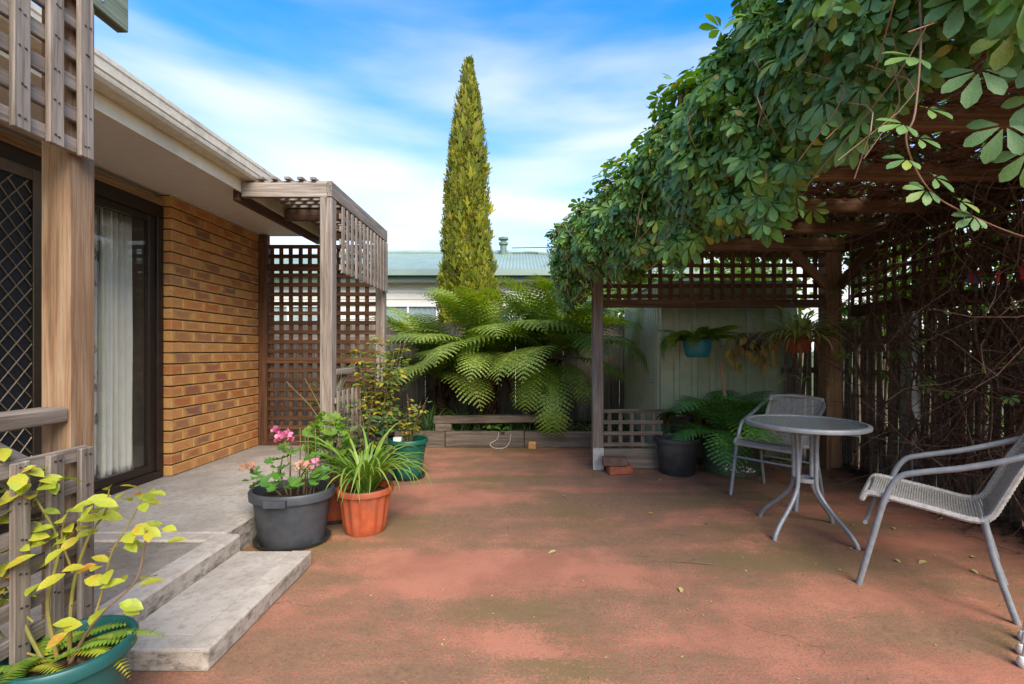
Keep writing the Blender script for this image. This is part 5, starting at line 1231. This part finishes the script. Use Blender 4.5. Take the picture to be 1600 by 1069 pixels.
# the young runner and the big sprays close to the frame's corner
def W(px_, py_, Y): return Vector(((px_-812)*Y/732, Y, 1.12+(548-py_)*Y/732))
run = smooth_path([(1.0,1.18,2.10),(.985,1.15,1.90),(.962,1.14,1.70),(.948,1.15,1.645),(.978,1.16,1.575),(1.03,1.17,1.515),(1.10,1.17,1.47),(1.28,1.19,1.41),(1.45,1.22,1.40)], 6)
m = MB(); m.tube([tuple(a-Vector(VO)) for a in run], [.0030-.0018*i/len(run) for i in range(len(run))], 7); link('runner', m.mesh('runner', True), M['stem_red'], vine)
P = []; D = []; Nn = []; S = []
for i, fr in enumerate(np.linspace(.02,.80,11)):
    p = run[int(fr*(len(run)-1))]; s = 1 if i%2 else -1; sz = .066-.03*fr
    P.append(p+Vector((s*.022,-.01,.004))); D.append((s*1.0,-.2,-.25+random.uniform(-.3,.2))); Nn.append((random.uniform(-.3,.3),-.8,.75)); S.append(sz*random.uniform(.9,1.1))
for (x_, y_, z_, s_) in ((1.14,1.08,1.86,.085),(1.20,1.06,1.80,.085),(1.10,1.05,1.93,.08),(1.23,1.1,1.72,.08),(1.16,1.12,1.66,.078),(1.22,1.12,1.60,.078),(1.18,1.02,1.90,.085),(1.08,1.1,1.78,.08),(1.25,1.16,1.88,.08),(1.13,1.0,2.0,.085),(1.04,1.1,1.95,.08)):
    P.append(Vector((x_,y_,z_))); D.append((random.uniform(-.6,.2),random.uniform(-.4,.1),-1)); Nn.append((-.5,-.9,.35)); S.append(s_)
leaf_each(vine, PALM, 'leaf', M['vine_near'], np.array([tuple(p) for p in P])-VO, np.array(D,float), np.array(Nn,float), S)
for q in ((1.16,1.10,2.2,1.20,1.09,1.58),(1.08,1.06,2.2,1.12,1.03,1.75)):
    m = MB(); p = smooth_path([(q[0],q[1],q[2]),((q[0]+q[3])/2+.03,q[1],(q[2]+q[5])/2),(q[3],q[4],q[5])],6); m.tube([tuple(a-Vector(VO)) for a in p], .0028, 6); link('runner', m.mesh('runner', True), M['stem_red'], vine)

# ================================================================ greenery beyond
def shrub(name, label, c, rad, n, mat, size, trunk=True, cat='shrub'):
    t = thing(name, label, cat, (c[0],c[1],-.03))
    m = MB()
    for k in range(5):
        a = k*1.3; m.tube(smooth_path([(0,0,0),(.3*rad[0]*math.cos(a),.3*rad[1]*math.sin(a),c[2]*.6),(.7*rad[0]*math.cos(a),.7*rad[1]*math.sin(a),c[2]+.3*rad[2])],4), [.03]*5+[.02]*4, 6)
    link('trunk', m.mesh('trunk', True), M['cane_b'], t)
    d_ = rdirs(n); P = np.array((0,0,c[2]+.03))+d_*np.array(rad)*(rng.uniform(.15,1,n)**.5)[:,None]*(1+.15*np.sin(d_[:,:1]*7+d_[:,1:2]*5)); P = P[P[:,2]>.05]; k = len(P)
    leaves_obj(t, ROSE, 'crown', mat, P, rng.normal(0,1,(k,3)), rng.normal(0,.6,(k,3))+np.array((0,-.3,.8)), size*rng.uniform(.6,1.3,k))
shrub('garden_shrub', 'bright green shrub seen through the lattice above the shed', (1.9,8.0,1.75), (1.0,.7,1.15), 2600, M['back_leaf'], .12)
shrub('garden_shrub', 'bright green shrub glimpsed behind the shed beside the back post', (3.6,7.6,1.7), (1.0,.8,1.25), 2600, M['back_leaf'], .12)
shrub('garden_shrub', 'leafy shrub beyond the stick fence corner', (5.0,5.6,1.5), (.9,.9,1.3), 2200, M['back_leaf'], .11)
shrub('garden_shrub', 'leafy shrub glimpsed between sticks behind the woven chair', (4.7,3.4,1.2), (.6,.9,1.2), 1900, M['back_leaf'], .10)
shrub('garden_shrub', 'small shrub behind the brown lattice end screen', (-2.4,6.2,.45), (.35,.3,.45), 500, M['lime'], .07)
t = thing('pink_shrub', 'pink flowering shrub seen through gaps in the stick fence', 'shrub', (3.75,3.1,-.03))
m = MB(); m.tube([(0,0,0),(.02,0,.9)], .015, 6); link('trunk', m.mesh('trunk'), M['cane_b'], t)
bush(t, 220, (0,0,.55), (.28,.5,.45), ROSE, M['lime'], .07, 'leaves'); bush(t, 90, (-.05,0,.6), (.3,.5,.4), RND, M['petal'], .05, 'flowers')

# bed planting, weeds and litter
t = thing('strappy_clump', 'dark green strappy clump beside the short sleeper', 'plant', (-1.08,5.62,.13))
straps(t, 40, (.35,.6), (.010,.016), M['weed'], 0, 'leaf', (.9,1.45), (1.0,2.2), .08, 6)
t = thing('strappy_clump', 'strappy leaves growing in the bed between the tree fern trunks', 'plant', (-.1,5.75,.13))
straps(t, 30, (.25,.45), (.008,.013), M['weed'], 0, 'leaf', (.9,1.45), (1.0,2.2), .10, 6)
t = thing('strappy_clump', 'strappy leaves in the bed at the foot of the smaller tree fern', 'plant', (-.72,5.80,.13))
straps(t, 30, (.3,.5), (.008,.014), M['weed'], 0, 'leaf', (.9,1.45), (1.0,2.2), .10, 6)
t = thing('weed_plant', 'small round leaved weed sprouting over the long sleeper', 'weed', (-.28,5.50,.17))
n = 26; leaf_each(t, RND, 'leaf', M['geran'], np.stack([rng.normal(0,.06,n),rng.uniform(-.09,.02,n),rng.uniform(.01,.09,n)],1), rng.normal(0,1,(n,3))*np.array((1,1,.2)), np.stack([rng.normal(0,.3,n),rng.normal(-.5,.3,n),np.ones(n)],1), rng.uniform(.035,.06,n))
n = 900; x = rng.uniform(-1.4,1.35,n); y = 5.50+rng.uniform(0,1,n)**2*.5; o = link('bed_weeds', npmesh('bed_weeds', *inst(BL[0],BL[1],frames(np.stack([rng.normal(0,.5,n),rng.normal(-.25,.5,n),np.ones(n)],1), rng.normal(0,1,(n,3))), np.stack([x,y,.13+np.zeros(n)],1), rng.uniform(.06,.18,n)), True), M['weed']); tag(o, 'fine grass and weeds along the sleepers', 'weeds', None, 'stuff')
def litter(name, label, n, xf, mat, zz=.004):
    P = xf(n); D = np.stack([rng.normal(0,1,n),rng.normal(0,1,n),rng.normal(0,.12,n)],1); N = np.stack([rng.normal(0,.25,n),rng.normal(0,.25,n),np.ones(n)],1)
    o = link(name, npmesh(name, *inst(ROSE[0],ROSE[1],frames(D,N),P,rng.uniform(.025,.06,n)), True), mat); return tag(o, label, 'leaf litter', None, 'stuff')
litter('leaf_litter', 'brown leaf litter along the foot of the stick fence', 900, lambda n: np.stack([3.15-np.abs(rng.normal(0,.13,n)), rng.uniform(1.6,4.5,n), .008+rng.uniform(0,.03,n)],1), M['dead'])
litter('leaf_litter', 'pale leaf litter under the hanging baskets by the shed', 260, lambda n: np.stack([rng.uniform(1.4,3.05,n), 4.72-np.abs(rng.normal(0,.16,n)), .008+rng.uniform(0,.02,n)],1), M['litter'])
litter('leaf_litter', 'pale fallen leaves in the bed behind the dark sleeper', 120, lambda n: np.stack([rng.uniform(.3,1.4,n), 5.55+rng.uniform(0,.5,n), .175+rng.uniform(0,.02,n)],1), M['litter'])
n = 700; P = np.stack([rng.uniform(-1.0,3.0,n), rng.uniform(1.0,5.3,n), .004+np.zeros(n)],1)
o = link('patio_grit', npmesh('patio_grit', *inst(ROSE[0],ROSE[1],frames(np.stack([rng.normal(0,1,n),rng.normal(0,1,n),rng.normal(0,.1,n)],1), np.stack([rng.normal(0,.2,n),rng.normal(0,.2,n),np.ones(n)],1)),P,rng.uniform(.005,.014,n)), True), M['litter']); tag(o, 'tiny pale crumbs and leaf bits strewn over the patio', 'debris', None, 'stuff')
LM = npmesh('fallen_leaf', ROSE[0], ROSE[1], True); LM.materials.append(M['litter'])
for (x, y) in ((1.86,2.62),(2.02,2.5),(2.16,2.47),(2.3,2.38),(2.42,2.52),(2.55,2.35),(2.62,2.62),(2.12,2.98),(2.35,2.95),(2.2,3.2),(2.55,3.4),(1.25,4.05),(1.55,3.9),(1.1,4.3),(2.45,1.95),(2.62,1.9),(2.5,2.12),(2.75,2.05),(.9,3.2),(.35,3.6),(1.2,3.0),(2.7,2.8),(2.8,3.1),(.2,2.6),(.75,2.2)):
    o = link('fallen_leaf', LM, None, None, (x+random.uniform(-.03,.03),y,.010), (random.uniform(-.15,.15),random.uniform(-.1,.1),random.uniform(0,6.28)), random.uniform(.03,.05)); tag(o, 'small pale fallen leaf lying on the red patio', 'leaf', 'fallen leaves on the patio')
# string on the sleeper, twig on the patio
m = MB(); m.tube(smooth_path([(-.24,5.405,.18),(-.26,5.40,.10),(-.34,5.39,.05),(-.30,5.38,.006),(-.18,5.37,.006),(-.12,5.40,.06),(-.10,5.405,.16)],6), .0022, 6); tag(m.build('loose_string', M['paper'], None, True), 'loose white string hanging on the long sleeper', 'string')
m = MB(); m.tube(smooth_path([(.80,2.48,.006),(.9,2.46,.010),(1.02,2.44,.005)],4), .0022, 5); m.tube([(.9,2.46,.010),(.94,2.51,.006)], .0018, 5); tag(m.build('twig', M['stick'], None, True), 'thin dry twig lying on the open patio', 'twig')
